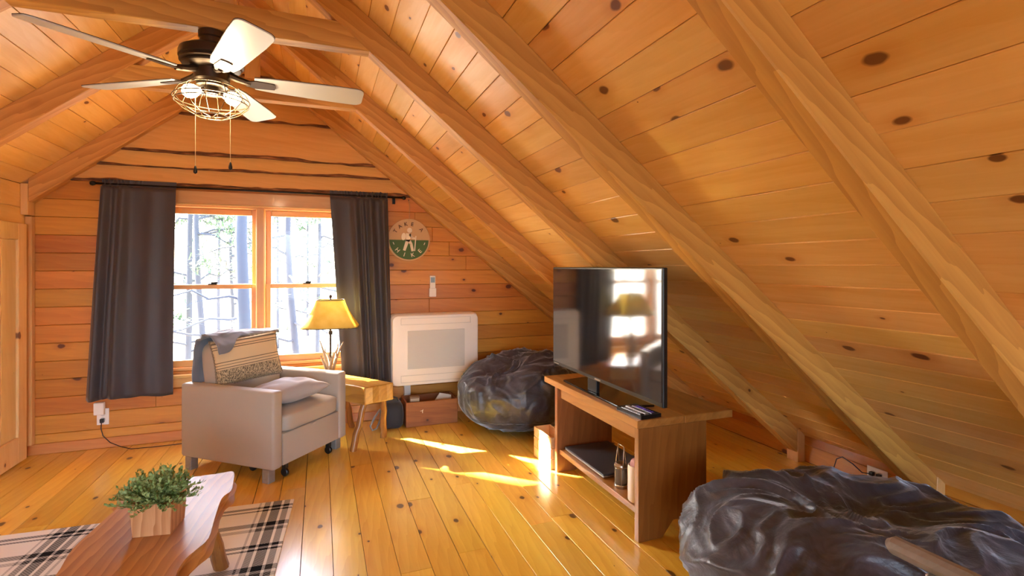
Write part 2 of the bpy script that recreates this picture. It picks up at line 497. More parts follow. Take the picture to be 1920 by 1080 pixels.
# ------------------------------------------------------------------ floor
fl = MB().b2((XL - 0.15, BACKY - 0.15, -0.12), (XR + 0.15, YW + 0.15, -0.03)).build('floor', M['dark_gap'])
tag(fl, 'glossy amber knotty pine plank floor', kind='structure')
PW = 0.133
x = XL
i = 0
rf = random.Random(3)
x0s = 0.054 - PW * 15
k = 0
while True:
    xa = x0s + k * PW
    xb = xa + PW
    k += 1
    xa = max(xa, XL); xb = min(xb, XR)
    if xa >= XR: break
    if xb - xa < 0.01: continue
    cuts = [BACKY]
    yy = BACKY + rf.uniform(0.9, 2.6)
    while yy < YW - 0.5:
        cuts.append(yy); yy += rf.choice((1.6, 2.2, 2.8, 3.4)) + rf.uniform(-0.3, 0.3)
    cuts.append(YW)
    for a, b in zip(cuts, cuts[1:]):
        L = round((b - a) / 0.05) * 0.05
        L = b - a - 0.0015
        g = rf.choice((0.002, 0.003, 0.0048))
        me = rect_board(L, xb - xa - g, 0.028, 0.0004, M['floor'], 'floor')
        obj('plank', me, None, fl, mw=frame(Vector((0, 1, 0)), Vector((-1, 0, 0)), Vector((0, 0, 1)), Vector(((xa + xb) / 2, (a + b) / 2, rf.uniform(-0.0006, 0.0006)))))

# ------------------------------------------------------------------ ceiling: boards, rafters, collar ties
nr = Vector((-TAN, 0, -1)).normalized()      # into the room, right slope
nl = Vector((TAN, 0, -1)).normalized()
dr = Vector((1, 0, -TAN)).normalized()       # down the right slope
dl = Vector((-1, 0, -TAN)).normalized()
ce = MB()
for n_, d_, xe in ((nr, dr, XR + 0.3), (nl, dl, XL - 0.25)):
    a = Vector((RX, 0, ZR)) - n_ * 0.035
    L = abs(xe - RX) / abs(d_.x)
    b = a + d_ * L
    vs = []
    for y in (BACKY - 0.1, YW + 0.1):
        for p in (a, b, b - n_ * 0.12, a - n_ * 0.12):
            vs.append((p.x, y, p.z))
    ce.add(vs, [(0, 1, 2, 3), (7, 6, 5, 4), (0, 4, 5, 1), (1, 5, 6, 2), (2, 6, 7, 3), (3, 7, 4, 0)])
ceil = ce.build('ceiling', M['dark_gap'])
tag(ceil, 'steep gabled ceiling of knotty pine boards with exposed timber rafters', kind='structure')
BWX = 0.0955                                 # board width measured in X
rc = random.Random(11)
for side in (0, 1):
    n_, d_ = (nr, dr) if side == 0 else (nl, dl)
    tot = (XR - RX) if side == 0 else (RX - XL)
    k = 0
    while k * BWX < tot - 0.01:
        xa, xb = k * BWX, min((k + 1) * BWX, tot + 0.0)
        k += 1
        if xb - xa < 0.03: continue
        wd = (xb - xa) / abs(d_.x)
        mid = (xa + xb) / 2 / abs(d_.x)
        joints = [BACKY, YW]
        for j in (0.865, 1.70, 2.515, 3.455, -0.85, -1.7):
            if rc.random() < 0.16: joints.append(j)
        joints.sort()
        for a, b in zip(joints, joints[1:]):
            c0 = Vector((RX, (a + b) / 2, ZR)) + d_ * mid + n_ * rc.uniform(-0.0012, 0.0012)
            me = rect_board(b - a - 0.002, wd - 0.0016, 0.03, 0.0022, M['ceil'], 'ceil')
            xv = Vector((0, 1, 0))
            obj('ceiling_board', me, None, ceil, mw=frame(xv, n_.cross(xv), n_, c0))
RD = 0.123                                   # rafter depth
RAFT = [(YW - 0.095, YW - 0.004), (3.415, 3.495), (2.475, 2.555), (1.662, 1.740), (0.830, 0.904), (-0.02, 0.055), (-0.87, -0.79), (-1.72, -1.64), (-2.57, -2.49)]
def rafter(side, y0, y1, xend):
    n_, d_ = (nr, dr) if side == 0 else (nl, dl)
    # local: x down the slope from the ridge, z = depth into the room; both ends plumb cut
    L = abs(xend - RX) / abs(d_.x)
    k = RD * TAN
    poly = [(0, 0), (L, 0), (L + k, RD), (k, RD)]
    vs = [(s_, y, dd) for y in (0, y1 - y0) for s_, dd in poly]
    mb = MB().add(vs, [(0, 3, 2, 1), (4, 5, 6, 7), (0, 1, 5, 4), (1, 2, 6, 5), (2, 3, 7, 6), (3, 0, 4, 7)])
    me = mb.mesh('rafter', bevel=0.004, bseg=1)
    yv = Vector((0, -1, 0)) if side == 0 else Vector((0, 1, 0))
    return obj('rafter', me, M['beam'], ceil, mw=frame(d_, yv, n_, Vector((RX, y1 if side == 0 else y0, ZR)) - n_ * 0.001))
for i, (a, b) in enumerate(RAFT):
    rafter(0, a, b, XR - 0.065)
    rafter(1, a, b, XL + 0.042)
    MB().b2((XR - 0.064, a - 0.004, 0.0), (XR - 0.001, b + (0.004 if i else 0), zc_r(XR - 0.064) - 0.004)).build('rafter_foot_block', M['trimw'], ceil, bevel=0.003, bseg=1)
    MB().b2((XL + 0.001, a - 0.004, zc_l(XL) - 0.21), (XL + 0.041, b + (0.004 if i else 0), zc_l(XL + 0.001) + 0.0)).build('rafter_foot_block', M['trimw'], ceil, bevel=0.003, bseg=1)
    if i >= 1:
        zb, zt = 2.318, 2.438
        y0, y1 = a + 0.004, b - 0.004
        xa = [2 * RX - (2.496 - zz) / TAN - 0.02 for zz in (zb, zt)]
        xb = [(2.496 - zz) / TAN + 0.02 for zz in (zb, zt)]
        vs = [(xa[0], y0, zb), (xb[0], y0, zb), (xb[1], y0, zt), (xa[1], y0, zt), (xa[0], y1, zb), (xb[0], y1, zb), (xb[1], y1, zt), (xa[1], y1, zt)]
        o = MB().add([(x, y - (y0 + y1) / 2, z - zb) for x, y, z in vs], [(0, 1, 2, 3), (5, 4, 7, 6), (0, 4, 5, 1), (1, 5, 6, 2), (2, 6, 7, 3), (3, 7, 4, 0)]).build('collar_tie', M['beam'], ceil, (0, (y0 + y1) / 2, zb), bevel=0.003, bseg=1)
        MB().b2((-0.04, -0.03, 0), (0.04, 0.03, 0.37)).build('king_post', M['trimw'], ceil, (-0.385, (a + b) / 2, zt), bevel=0.003, bseg=1)

# ------------------------------------------------------------------ gable wall (far) with its window opening
WX0, WX1, WZ0, WZ1 = -1.105, 0.225, 0.515, 1.775
wf = MB()
T0, T1 = YW + 0.022, YW + 0.16
def wall_piece(mb, pts, y0, y1):
    n = len(pts)
    vs = [(x, y0, z) for x, z in pts] + [(x, y1, z) for x, z in pts]
    mb.add(vs, [tuple(range(n)), tuple(range(n, 2 * n))[::-1]] + [(i, n + i, n + (i + 1) % n, (i + 1) % n) for i in range(n)])
wall_piece(wf, [(XL - 0.1, -0.1), (WX0, -0.1), (WX0, zc_l(WX0)), (XL - 0.1, zc_l(XL - 0.1))], T0, T1)
wall_piece(wf, [(WX1, -0.1), (XR + 0.1, -0.1), (XR + 0.1, zc_r(XR + 0.1)), (WX1, zc_r(WX1))], T0, T1)
wall_piece(wf, [(WX0, -0.1), (WX1, -0.1), (WX1, WZ0), (WX0, WZ0)], T0, T1)
wall_piece(wf, [(WX0, WZ1), (WX1, WZ1), (WX1, zc_r(WX1)), (RX, ZR), (WX0, zc_l(WX0))], T0, T1)
wfar = wf.build('wall_far', M['dark_gap'])
tag(wfar, 'knotty pine gable wall around the window, bark-edged slabs above', kind='structure')
rw = random.Random(5)
def wall_board(parent, mat, xb0, xb1, xt0, xt1, z0, z1, yoff=0.0, name='wall_board', g=0.001):
    z0 += g; z1 -= g
    cx, cz = (xb0 + xb1) / 2, (z0 + z1) / 2
    pts = [(xb0 - cx, z0 - cz), (xb1 - cx, z0 - cz), (xt1 - cx, z1 - cz), (xt0 - cx, z1 - cz)]
    me = poly_board(pts, 0.022, 0.003)
    me.materials.append(mat)
    return obj(name, me, None, parent, mw=frame(Vector((1, 0, 0)), Vector((0, 0, 1)), Vector((0, -1, 0)), Vector((cx, YW + yoff, cz))))
zs = [0.0] + [0.01 + 0.126 * k for k in range(1, 15)] + [1.905]
zs = [z for z in zs if z < 1.86] + [1.915]
for z0, z1 in zip(zs, zs[1:]):
    segs = []
    lo, hi = (xl_at(z0), xl_at(z1)), (xr_at(z0), xr_at(z1))
    if z1 <= WZ0 + 0.03 or z0 >= WZ1 - 0.03:
        j = rw.uniform(-1.2, 1.0)
        if rw.random() < 0.6:
            segs = [(lo[0], j, lo[1], j), (j, hi[0], j, hi[1])]
        else: segs = [(lo[0], hi[0], lo[1], hi[1])]
    else:
        segs = [(lo[0], WX0 + 0.01, lo[1], WX0 + 0.01)]
        if rw.random() < 0.4:
            j = rw.uniform(0.9, 1.7)
            j = min(j, hi[1] - 0.3)
            segs += [(WX1 - 0.01, j, WX1 - 0.01, j), (j, hi[0], j, hi[1])]
        else: segs += [(WX1 - 0.01, hi[0], WX1 - 0.01, hi[1])]
    for a, b, c, d in segs:
        wall_board(wfar, M['wall'], a + 0.0006, b - 0.0006, c + 0.0006, d - 0.0006, z0, z1, rw.uniform(-0.001, 0.001))

# bark-edged slabs lapped over each other up to the ridge
slab_z = [1.905, 2.037, 2.143, 2.438, 2.60, 2.78, ZR - 0.02]
for i in range(len(slab_z) - 1):
    z0, z1 = slab_z[i], min(slab_z[i + 1] + 0.03, ZR - 0.03)
    lo0, hi0, lo1, hi1 = xl_at(z0), xr_at(z0), xl_at(z1), xr_at(z1)
    n = 60
    cx = (lo0 + hi0) / 2
    sd = i * 13.7
    def edge(u):
        x = lo0 + (hi0 - lo0) * u
        return x, z0 + 0.012 * noise.noise((x * 2.2, sd, 0)) + 0.006 * noise.noise((x * 9, sd, 3))
    bott = [edge(u / n) for u in range(n + 1)]
    d_bot, d_top = 0.040, 0.006              # lower edge stands proud of the slab below
    vs, fs = [], []
    m_ = 2
    for x, z in bott:
        u = (x - lo0) / (hi0 - lo0)
        xt = lo1 + (hi1 - lo1) * u
        vs += [(x - cx, -d_bot, z - z0), (xt - cx, -d_top - 0.008, z1 - z0), (xt - cx, 0.016, z1 - z0), (x - cx, 0.016 if i == 0 else -0.012, z - z0)]
    for k in range(n):
        a, b = 4 * k, 4 * k + 4
        fs += [(a, b, b + 1, a + 1), (a + 1, b + 1, b + 2, a + 2), (a + 2, b + 2, b + 3, a + 3), (a + 3, b + 3, b, a)]
    fs += [(0, 1, 2, 3), (4 * n + 3, 4 * n + 2, 4 * n + 1, 4 * n)]
    sl = MB().add(vs, fs).build('siding_slab', M['slab'], wfar, (cx, YW, z0), smooth=0.5)
    # bark left on the lower edge
    vs, fs = [], []
    for k, (x, z) in enumerate(bott):
        th = max(0.001, 0.017 + 0.020 * noise.noise((x * 2.6, sd + 5, 1)) + 0.007 * noise.noise((x * 12, sd, 8)))
        if i in (1,) : th *= 0.7
        ed = min(1.0, 8 * min(k, n - k) / n)
        y_o = -d_bot - 0.005 * ed
        vs += [(x - cx, y_o, z - z0 + th), (x - cx, y_o - 0.003, z - z0 - 0.002), (x - cx, -d_bot + 0.02, z - z0 - 0.003), (x - cx, -d_bot + 0.004, z - z0 + th)]
    fs = []
    for k in range(n):
        a, b = 4 * k, 4 * k + 4
        fs += [(a, b, b + 1, a + 1), (a + 1, b + 1, b + 2, a + 2), (a + 2, b + 2, b + 3, a + 3), (a + 3, b + 3, b, a)]
    fs += [(0, 1, 2, 3), (4 * n + 3, 4 * n + 2, 4 * n + 1, 4 * n)]
    MB().add(vs, fs).build('bark_edge', M['bark'], sl)

# baseboard along the gable wall
bb = MB().b2((XL + 0.002, YW - 0.016, 0.001), (XR - 0.07, YW - 0.0015, 0.075)).build('baseboard_far', M['base'], bevel=0.003, bseg=1)
tag(bb, 'orange pine baseboard along the gable wall', kind='structure')

# ------------------------------------------------------------------ left wall, its small door, corner trim
ZL = zc_l(XL)
wl = MB().b2((XL - 0.16, BACKY - 0.1, -0.1), (XL - 0.022, YW + 0.1, ZL + 0.02)).build('wall_left', M['dark_gap'])
tag(wl, 'low pine board wall on the left under the eave', kind='structure')
zz = [0.0, 0.155, 0.31, 0.465, 0.62, 0.775, 0.93, 1.085, 1.24, 1.395, 1.55, 1.70, ZL]
for z0, z1 in zip(zz, zz[1:]):
    js = [BACKY] + ([rw.uniform(-1.5, 3.0)] if rw.random() < 0.7 else []) + [YW]
    for a, b in zip(js, js[1:]):
        me = rect_board(b - a - 0.002, z1 - z0 - 0.002, 0.022, 0.003, M['ceil'], 'wl')
        obj('wall_board', me, None, wl, mw=frame(Vector((0, 1, 0)), Vector((0, 0, 1)), Vector((1, 0, 0)), Vector((XL, (a + b) / 2, (z0 + z1) / 2))))
tr = MB().b2((XL + 0.001, YW - 0.046, 0.076), (XL + 0.041, YW - 0.002, ZL - 0.215)).build('trim_1', M['trimw'], bevel=0.004, bseg=1)
tag(tr, 'narrow vertical pine corner trim left of the curtain', kind='structure')
# access door in the left wall: stiles, rails, flat panel
dy0, dy1, dz1 = 3.50, 4.345, 1.575
dr_ = bpy.data.objects.new('door_1', None); COL.objects.link(dr_)
dr_.location = (XL + 0.002, (dy0 + dy1) / 2, 0.012)
tag(dr_, 'pale pine access door in the left eave wall', kind='structure')
hw = (dy1 - dy0) / 2
for y0, y1, z0, z1, nm in ((-hw, -hw + 0.10, 0, dz1, 'stile'), (hw - 0.10, hw, 0, dz1, 'stile'), (-hw + 0.1005, hw - 0.1005, 0, 0.17, 'rail'), (-hw + 0.1005, hw - 0.1005, dz1 - 0.11, dz1, 'rail')):
    MB().b2((0, y0, z0), (0.034, y1, z1)).build(nm, M['doorw'], dr_, bevel=0.003, bseg=1)
pw_ = (2 * hw - 0.2) / 4
for k in range(4):
    MB().b2((0, -hw + 0.1005 + k * pw_ + 0.0008, 0.1705), (0.020, -hw + 0.0995 + (k + 1) * pw_, dz1 - 0.1105)).build('panel', M['doorw'], dr_, bevel=0.003, bseg=1)
MB().lathe([(0.006, 0), (0.006, 0.02), (0.016, 0.026), (0.016, 0.04), (0.0, 0.044)], 16, Matrix.Rotation(PI / 2, 4, 'Y')).build('knob', M['blackm'], dr_, (0.034, -hw + 0.05, 0.8), smooth=0.6)

# ------------------------------------------------------------------ right knee wall
wr = MB().b2((XR + 0.022, BACKY - 0.1, -0.1), (XR + 0.16, YW + 0.1, 0.28)).build('wall_right', M['dark_gap'])
tag(wr, 'very low pine knee wall where the right roof slope meets the floor', kind='structure')
for z0, z1 in ((0.0, 0.115), (0.115, zc_r(XR) + 0.01)):
    for a, b in ((BACKY, 1.70), (1.70, YW)):
        me = rect_board(b - a - 0.002, z1 - z0 - 0.002, 0.022, 0.003, M['wall'], 'wr')
        obj('wall_board', me, None, wr, mw=frame(Vector((0, -1, 0)), Vector((0, 0, 1)), Vector((-1, 0, 0)), Vector((XR, (a + b) / 2, (z0 + z1) / 2))))

# ------------------------------------------------------------------ opposite gable behind the camera with an opening added for the fill light
wn = MB()
NX0, NX1, NZ0, NZ1 = -1.3, 1.1, 0.55, 2.15
N0, N1 = BACKY - 0.14, BACKY
wall_piece(wn, [(XL - 0.1, -0.1), (NX0, -0.1), (NX0, zc_l(NX0)), (XL - 0.1, zc_l(XL - 0.1))], N0, N1)
wall_piece(wn, [(NX1, -0.1), (XR + 0.1, -0.1), (XR + 0.1, zc_r(XR + 0.1)), (NX1, zc_r(NX1))], N0, N1)
wall_piece(wn, [(NX0, -0.1), (NX1, -0.1), (NX1, NZ0), (NX0, NZ0)], N0, N1)
wall_piece(wn, [(NX0, NZ1), (NX1, NZ1 - 0.45), (NX1, zc_r(NX1)), (RX, ZR), (NX0, zc_l(NX0))], N0, N1)
wnear = wn.build('wall_near', M['wall'])
tag(wnear, 'pine gable wall opposite the window wall', kind='structure')

# ------------------------------------------------------------------ window in the gable wall
win = bpy.data.objects.new('window_1', None); COL.objects.link(win)
tag(win, 'pair of pine double-hung windows between the dark curtains', kind='structure')
Y = YW
def wbox(name, p, q, mat=None, parent=win, bev=0.003):
    c = [(a + b) / 2 for a, b in zip(p, q)]
    d = [abs(b - a) for a, b in zip(p, q)]
    mb = MB()
    if d[2] > d[0]:      # grain along the length
        mb.box((0, 0, 0), (d[2], d[1], d[0]))
        return mb.build(name, mat or M['winw'], parent, c, (0, -PI / 2, 0), bevel=bev, bseg=1)
    mb.box((0, 0, 0), d)
    return mb.build(name, mat or M['winw'], parent, c, bevel=bev, bseg=1)
MX = -0.439
wbox('jamb', (WX0, Y + 0.0, WZ0), (WX0 + 0.022, Y + 0.16, WZ1))
wbox('jamb', (WX1 - 0.022, Y + 0.0, WZ0), (WX1, Y + 0.16, WZ1))
wbox('head_jamb', (WX0 + 0.022, Y + 0.0, WZ1 - 0.022), (WX1 - 0.022, Y + 0.16, WZ1))
wbox('sill', (WX0 + 0.022, Y + 0.0, WZ0), (WX1 - 0.022, Y + 0.16, WZ0 + 0.022))
wbox('mullion', (MX - 0.033, Y - 0.004, WZ0 + 0.022), (MX + 0.033, Y + 0.15, WZ1 - 0.022))
wbox('mullion_casing', (MX - 0.028, Y - 0.018, WZ0 + 0.03), (MX + 0.028, Y - 0.0045, WZ1 - 0.02))
wbox('casing', (WX0 - 0.085, Y - 0.018, WZ0 - 0.02), (WX0 + 0.012, Y - 0.002, WZ1 - 0.01))
wbox('casing', (WX1 - 0.012, Y - 0.018, WZ0 - 0.02), (WX1 + 0.085, Y - 0.002, WZ1 - 0.01))
wbox('head_casing', (WX0 - 0.085, Y - 0.018, WZ1 - 0.0095), (WX1 + 0.085, Y - 0.002, WZ1 + 0.098))
wbox('head_bead', (WX0 - 0.085, Y - 0.026, WZ1 - 0.012), (WX1 + 0.085, Y - 0.0185, WZ1 + 0.004))
wbox('stool', (WX0 - 0.11, Y - 0.06, WZ0 - 0.045), (WX1 + 0.11, Y - 0.0185, WZ0 - 0.0205))
wbox('apron', (WX0 - 0.085, Y - 0.02, WZ0 - 0.115), (WX1 + 0.085, Y - 0.002, WZ0 - 0.0455))
for sx, (a, b) in enumerate(((WX0 + 0.022, MX - 0.033), (MX + 0.033, WX1 - 0.022))):
    for up in (0, 1):
        z0, z1 = ((WZ0 + 0.022, 1.162), (1.128, WZ1 - 0.022))[up]
        yb = Y + (0.040 if up == 0 else 0.082)
        sash = bpy.data.objects.new('upper_sash' if up else 'lower_sash', None); COL.objects.link(sash)
        sash.parent = win
        sash.location = ((a + b) / 2, yb, (z0 + z1) / 2)
        w2, h2 = (b - a) / 2 - 0.001, (z1 - z0) / 2 - 0.001
        st = 0.036
        def sb(nm, p, q):
            c = [(u + v) / 2 for u, v in zip(p, q)]; d = [abs(v - u) for u, v in zip(p, q)]
            if d[2] > d[0]: MB().box((0, 0, 0), (d[2], d[1], d[0])).build(nm, M['winw'], sash, c, (0, -PI / 2, 0), bevel=0.003, bseg=1)
            else: MB().box((0, 0, 0), d).build(nm, M['winw'], sash, c, bevel=0.003, bseg=1)
        sb('sash_stile', (-w2, 0, -h2), (-w2 + st, 0.034, h2)); sb('sash_stile', (w2 - st, 0, -h2), (w2, 0.034, h2))
        zb = 0.05 if up == 0 else 0.034
        zt = 0.034 if up == 0 else 0.045
        sb('sash_rail', (-w2 + st, 0, -h2), (w2 - st, 0.034, -h2 + zb)); sb('sash_rail', (-w2 + st, 0, h2 - zt), (w2 - st, 0.034, h2))
        MB().b2((-w2 + st - 0.004, 0.015, -h2 + zb - 0.004), (w2 - st + 0.004, 0.018, h2 - zt + 0.004)).build('pane', M['glass'], sash)
        if up == 0:
            MB().b2((-0.03, -0.002, h2), (0.03, 0.03, h2 + 0.008)).b2((-0.01, 0.0, h2 + 0.008), (0.035, 0.012, h2 + 0.02)).build('sash_lock', M['blackm'], sash, bevel=0.002, bseg=1)

# ------------------------------------------------------------------ curtain rod and curtains
rod = thing('curtain_rod', 'thin dark curtain rod across the top of the window', 'curtain rod', (-0.41, YW - 0.085, 1.885))
MB().tube([(-1.06, 0, 0), (1.06, 0, 0)], 0.008, 10).build('pole', M['blackm'], rod, smooth=True)
for sx in (-1, 1):
    MB().lathe([(0.008, 0), (0.014, 0.006), (0.018, 0.018), (0.012, 0.032), (0.0, 0.036)], 12, Matrix.Rotation(sx * PI / 2, 4, 'Y')).build('finial', M['blackm'], rod, (sx * 1.06, 0, 0), smooth=True)
    MB().tube([(sx * 1.0, 0, 0.0), (sx * 1.0, 0.055, -0.005), (sx * 1.0, 0.06, -0.03)], 0.006, 8).b2((sx * 1.0 - 0.012, 0.056, -0.05), (sx * 1.0 + 0.012, 0.062, 0.02)).build('bracket', M['blackm'], rod)

def curtain(label, xt0, xt1, xb0, xb1, ztop, zb0, zb1, folds, seed, gather):
    cx = (xt0 + xt1) / 2
    y0 = YW - 0.085
    t = thing('curtain', label, 'curtain', (cx, y0, zb0), 0, 'curtains at the window')
    def amp(v):
        return 0.010 + 0.026 * v
    def fold(u, v):
        # gathered side has narrow deep folds, the other side hangs flat
        ph = 0
        for f_, a_, u0, wd in folds:
            ph += a_ * math.exp(-((u - u0 - 0.03 * (v - 0.5) * f_) / wd) ** 2)
        n = 0.004 * noise.noise((u * 5, v * 1.5, seed))
        return ph * (0.55 + 0.7 * v) + n
    def fn(u, v):
        x = (xt0 + (xt1 - xt0) * u) * (1 - v) + (xb0 + (xb1 - xb0) * u) * v
        zb = zb0 + (zb1 - zb0) * u + 0.006 * math.sin(u * 17 + seed)
        z = ztop - 0.035 + (zb - ztop + 0.035) * v
        y = y0 - 0.012 - fold(u, v) - 0.012 * math.sin(v * PI) * (0.3 + u)
        return (x - cx, y - y0, z - zb0)
    me = grid_mesh('panel', 140, 50, fn, True, 0.0025)
    obj('panel', me, M['curtain'], t)
    # rod pocket with its ruffled header
    def hd(u, v):
        x = xt0 + (xt1 - xt0) * u
        g = gather(u)
        ruf = g * (0.010 * math.sin(u * 95 + 2 * math.sin(u * 23)) + 0.006 * noise.noise((u * 40, seed, 2)))
        ang = v * 2 * PI
        if v < 0.62:
            a = PI * 0.5 + v / 0.62 * PI * 1.45
            return (x - cx, -0.013 * math.cos(a - PI / 2) * -1 * 1.0 * (1 if True else 0) - 0.002 + ruf * 0.3, ztop - 0.018 + 0.014 * math.sin(a) - zb0)
        k = (v - 0.62) / 0.38
        return (x - cx, -0.006 + ruf * (0.4 + k), ztop - 0.004 + 0.026 * k * (0.8 + 0.5 * g * noise.noise((u * 55, seed, 7))) - zb0)
    me = grid_mesh('header', 160, 22, hd, True, 0.002)
    obj('header', me, M['curtain'], t)
    return t
curtain('dark curtain panel on the left side of the window', -1.43, -0.985, -1.515, -1.0, 1.90, 0.375, 0.365,
        [(1, 0.055, 0.06, 0.06), (0.8, 0.055, 0.30, 0.07), (0.3, 0.02, 0.19, 0.03), (0, 0.018, 0.68, 0.10), (0, 0.016, 1.0, 0.12)], 3.1, lambda u: max(0, 1 - u * 1.7))
curtain('dark curtain panel on the right side, behind the table lamp', 0.075, 0.53, 0.17, 0.565, 1.90, 0.375, 0.335,
        [(0, 0.02, 0.05, 0.12), (0.5, 0.045, 0.42, 0.06), (1, 0.06, 0.70, 0.055), (0.5, 0.06, 0.92, 0.05), (0.5, 0.03, 0.56, 0.03)], 8.4, lambda u: min(1, 0.15 + u * 1.2))

# ------------------------------------------------------------------ ceiling fan under the collar tie
fan = thing('ceiling_fan', 'five-blade bronze ceiling fan with caged light and pull chains', 'ceiling fan', (-0.437, 2.513, 2.318))
MB().lathe([(0.045, 0.0), (0.052, -0.006), (0.052, -0.03), (0.047, -0.036), (0.047, -0.058), (0.06, -0.07)], 32).build('canopy', M['bronze'], fan, smooth=0.5)
hs = MB().lathe([(0.06, -0.068), (0.10, -0.078), (0.122, -0.092), (0.126, -0.105), (0.126, -0.125), (0.118, -0.132), (0.123, -0.136), (0.123, -0.142), (0.112, -0.148), (0.115, -0.152), (0.112, -0.158), (0.098, -0.166), (0.07, -0.172)], 40).build('motor_housing', M['bronze'], fan, smooth=0.5)
MB().lathe([(0.07, -0.17), (0.068, -0.215), (0.060, -0.224), (0.060, -0.240), (0.05, -0.244)], 32).build('switch_housing', M['bronze'], fan, smooth=0.5)
ZBL = -0.200
for k in range(5):
    a = math.radians(4 + 72 * k)
    R4 = Matrix.Rotation(a, 4, 'Z')
    # arm
    arm = MB()
    arm.tube([(0.062, 0, -0.178), (0.10, 0, -0.192), (0.15, 0, ZBL - 0.004)], [0.017, 0.014, 0.012], 8, M=R4)
    Rb = R4 @ Matrix.Translation((0.0, 0, ZBL)) @ Matrix.Rotation(math.radians(-13), 4, 'X')
    arm.prism([(0.13, -0.017), (0.17, -0.03), (0.245, -0.022), (0.25, 0.0), (0.245, 0.022), (0.17, 0.03), (0.13, 0.017)], -0.008, -0.0032, M=Rb)
    arm.build('blade_arm', M['bronze'], fan, smooth=0.5)
    pts = []
    r0, r1 = 0.165, 0.632
    outl = [(r0, -0.045), (r0 + 0.06, -0.055), (r1 - 0.12, -0.068), (r1 - 0.035, -0.068)]
    cap = [(r1 - 0.035 + 0.035 * math.sin(q), -0.068 * 1.0 + 0.03 * (1 - math.cos(q))) for q in (0.4, 0.8, 1.2, PI / 2)]
    lower = outl + cap
    poly = lower + [(x_, -y_) for x_, y_ in lower[::-1]]
    bl = MB().prism(poly, -0.003, 0.002, M=Rb).build('blade', M['blade'], fan, bevel=0.0008, bseg=1)
    MB().prism([(x_ * 1.001, y_ * 1.01) for x_, y_ in poly], 0.002, 0.004, M=Rb).build('blade_top', M['blade_edge'], bl)
cage = MB()
rings = [(0.095, -0.240), (0.128, -0.262), (0.146, -0.296), (0.141, -0.312), (0.110, -0.342), (0.062, -0.366)]
for R_, z in rings:
    if R_ in (0.128, 0.110): continue
    cage.ring(R_, 0.0024, z)
for k in range(12):
    a = 2 * PI * k / 12
    cage.tube([(R_ * math.cos(a), R_ * math.sin(a), z) for R_, z in rings], 0.0018, 5)
for k in range(6):
    a = 2 * PI * k / 6
    cage.tube([(0.062 * math.cos(a), 0.062 * math.sin(a), -0.366), (0, 0, -0.372)], 0.0016, 5)
cage.build('light_cage', M['bronze2'], fan, smooth=True)
for k in range(2):
    a = math.radians(200 + 180 * k)
    p0 = Vector((0.03 * math.cos(a), 0.03 * math.sin(a), -0.262)); dv = Vector((math.cos(a), math.sin(a), -0.25)).normalized()
    MB().lathe([(0.014, -0.03), (0.014, 0.012)], 12, Matrix.Translation(p0) @ dv.to_track_quat('Z', 'Y').to_matrix().to_4x4()).build('bulb_socket', M['bronze'], fan, smooth=0.5)
    b_ = MB().lathe([(0.012, 0.012), (0.015, 0.02), (0.026, 0.035), (0.030, 0.052), (0.026, 0.07), (0.014, 0.082), (0.0, 0.085)], 16, Matrix.Translation(p0) @ dv.to_track_quat('Z', 'Y').to_matrix().to_4x4()).build('bulb', M['bulb'], fan, smooth=True)
MB().lathe([(0.03, -0.24), (0.034, -0.25), (0.034, -0.275), (0.0, -0.28)], 16).build('light_fitter', M['bronze'], fan, smooth=0.5)
for px, pz in ((-0.063, -0.595), (0.070, -0.57)):
    ch = MB().tube([(px * 0.9, 0.0, -0.24), (px, 0, -0.30), (px, 0, pz)], 0.0013, 5).build('pull_chain', M['string'], fan)
    MB().lathe([(0.0, 0.012), (0.004, 0.006), (0.008, -0.012), (0.0075, -0.02), (0.0, -0.026)], 12, Matrix.Translation((px, 0, pz))).build('chain_pull', M['black'], ch, smooth=True)
lamp('fan_light', 'POINT', (-0.437, 2.513, 2.318 - 0.318), 6.0, (1.0, 0.78, 0.50), shadow_soft_size=0.04)

# ------------------------------------------------------------------ armchair
ach = thing('armchair', 'boxy taupe upholstered armchair on casters by the window', 'armchair', (-0.04, 3.565, 0), math.radians(50.0))
for sx in (-1, 1):
    MB().b2((sx * 0.34, 0.0, 0.085), (sx * 0.262, 0.755, 0.553)).build('armrest', M['chair'], ach, bevel=0.018, bseg=3, smooth=0.7)
def rbox(name, p, q, bulge, mat, parent, tilt=None, seed=0, n=14, e=6.0, wr=0.004):
    """upholstered block: rounded, slightly puffed box"""
    c = Vector([(a + b) / 2 for a, b in zip(p, q)]); d = Vector([abs(b - a) / 2 for a, b in zip(p, q)])
    bm = bmesh.new()
    bmesh.ops.create_cube(bm, size=2.0)
    bmesh.ops.subdivide_edges(bm, edges=bm.edges[:], cuts=n, use_grid_fill=True)
    for v in bm.verts:
        u = v.co.copy()
        k = (abs(u.x) ** e + abs(u.y) ** e + abs(u.z) ** e) ** (-1 / e)
        s_ = u * k
        pz = (1 - abs(u.x) ** 2.5) * (1 - abs(u.y) ** 2.5)
        w_ = Vector((s_.x * d.x, s_.y * d.y, s_.z * d.z))
        w_.z += bulge * pz * u.z
        nn = noise.noise(w_ * 9 + Vector((seed, 0, 0)))
        w_ += w_.normalized() * nn * wr
        if tilt: w_ = tilt @ w_
        v.co = w_ + c
    me = bpy.data.meshes.new(name); bm.to_mesh(me); bm.free(); me.shade_smooth()
    return obj(name, me, mat, parent)
rbox('seat_cushion', (-0.262, -0.012, 0.285), (0.262, 0.62, 0.40), 0.022, M['chair'], ach, seed=1, e=9)
MB().b2((-0.259, 0.004, 0.09), (0.259, 0.60, 0.284)).build('front_panel', M['chair'], ach, bevel=0.008, bseg=2, smooth=0.7)
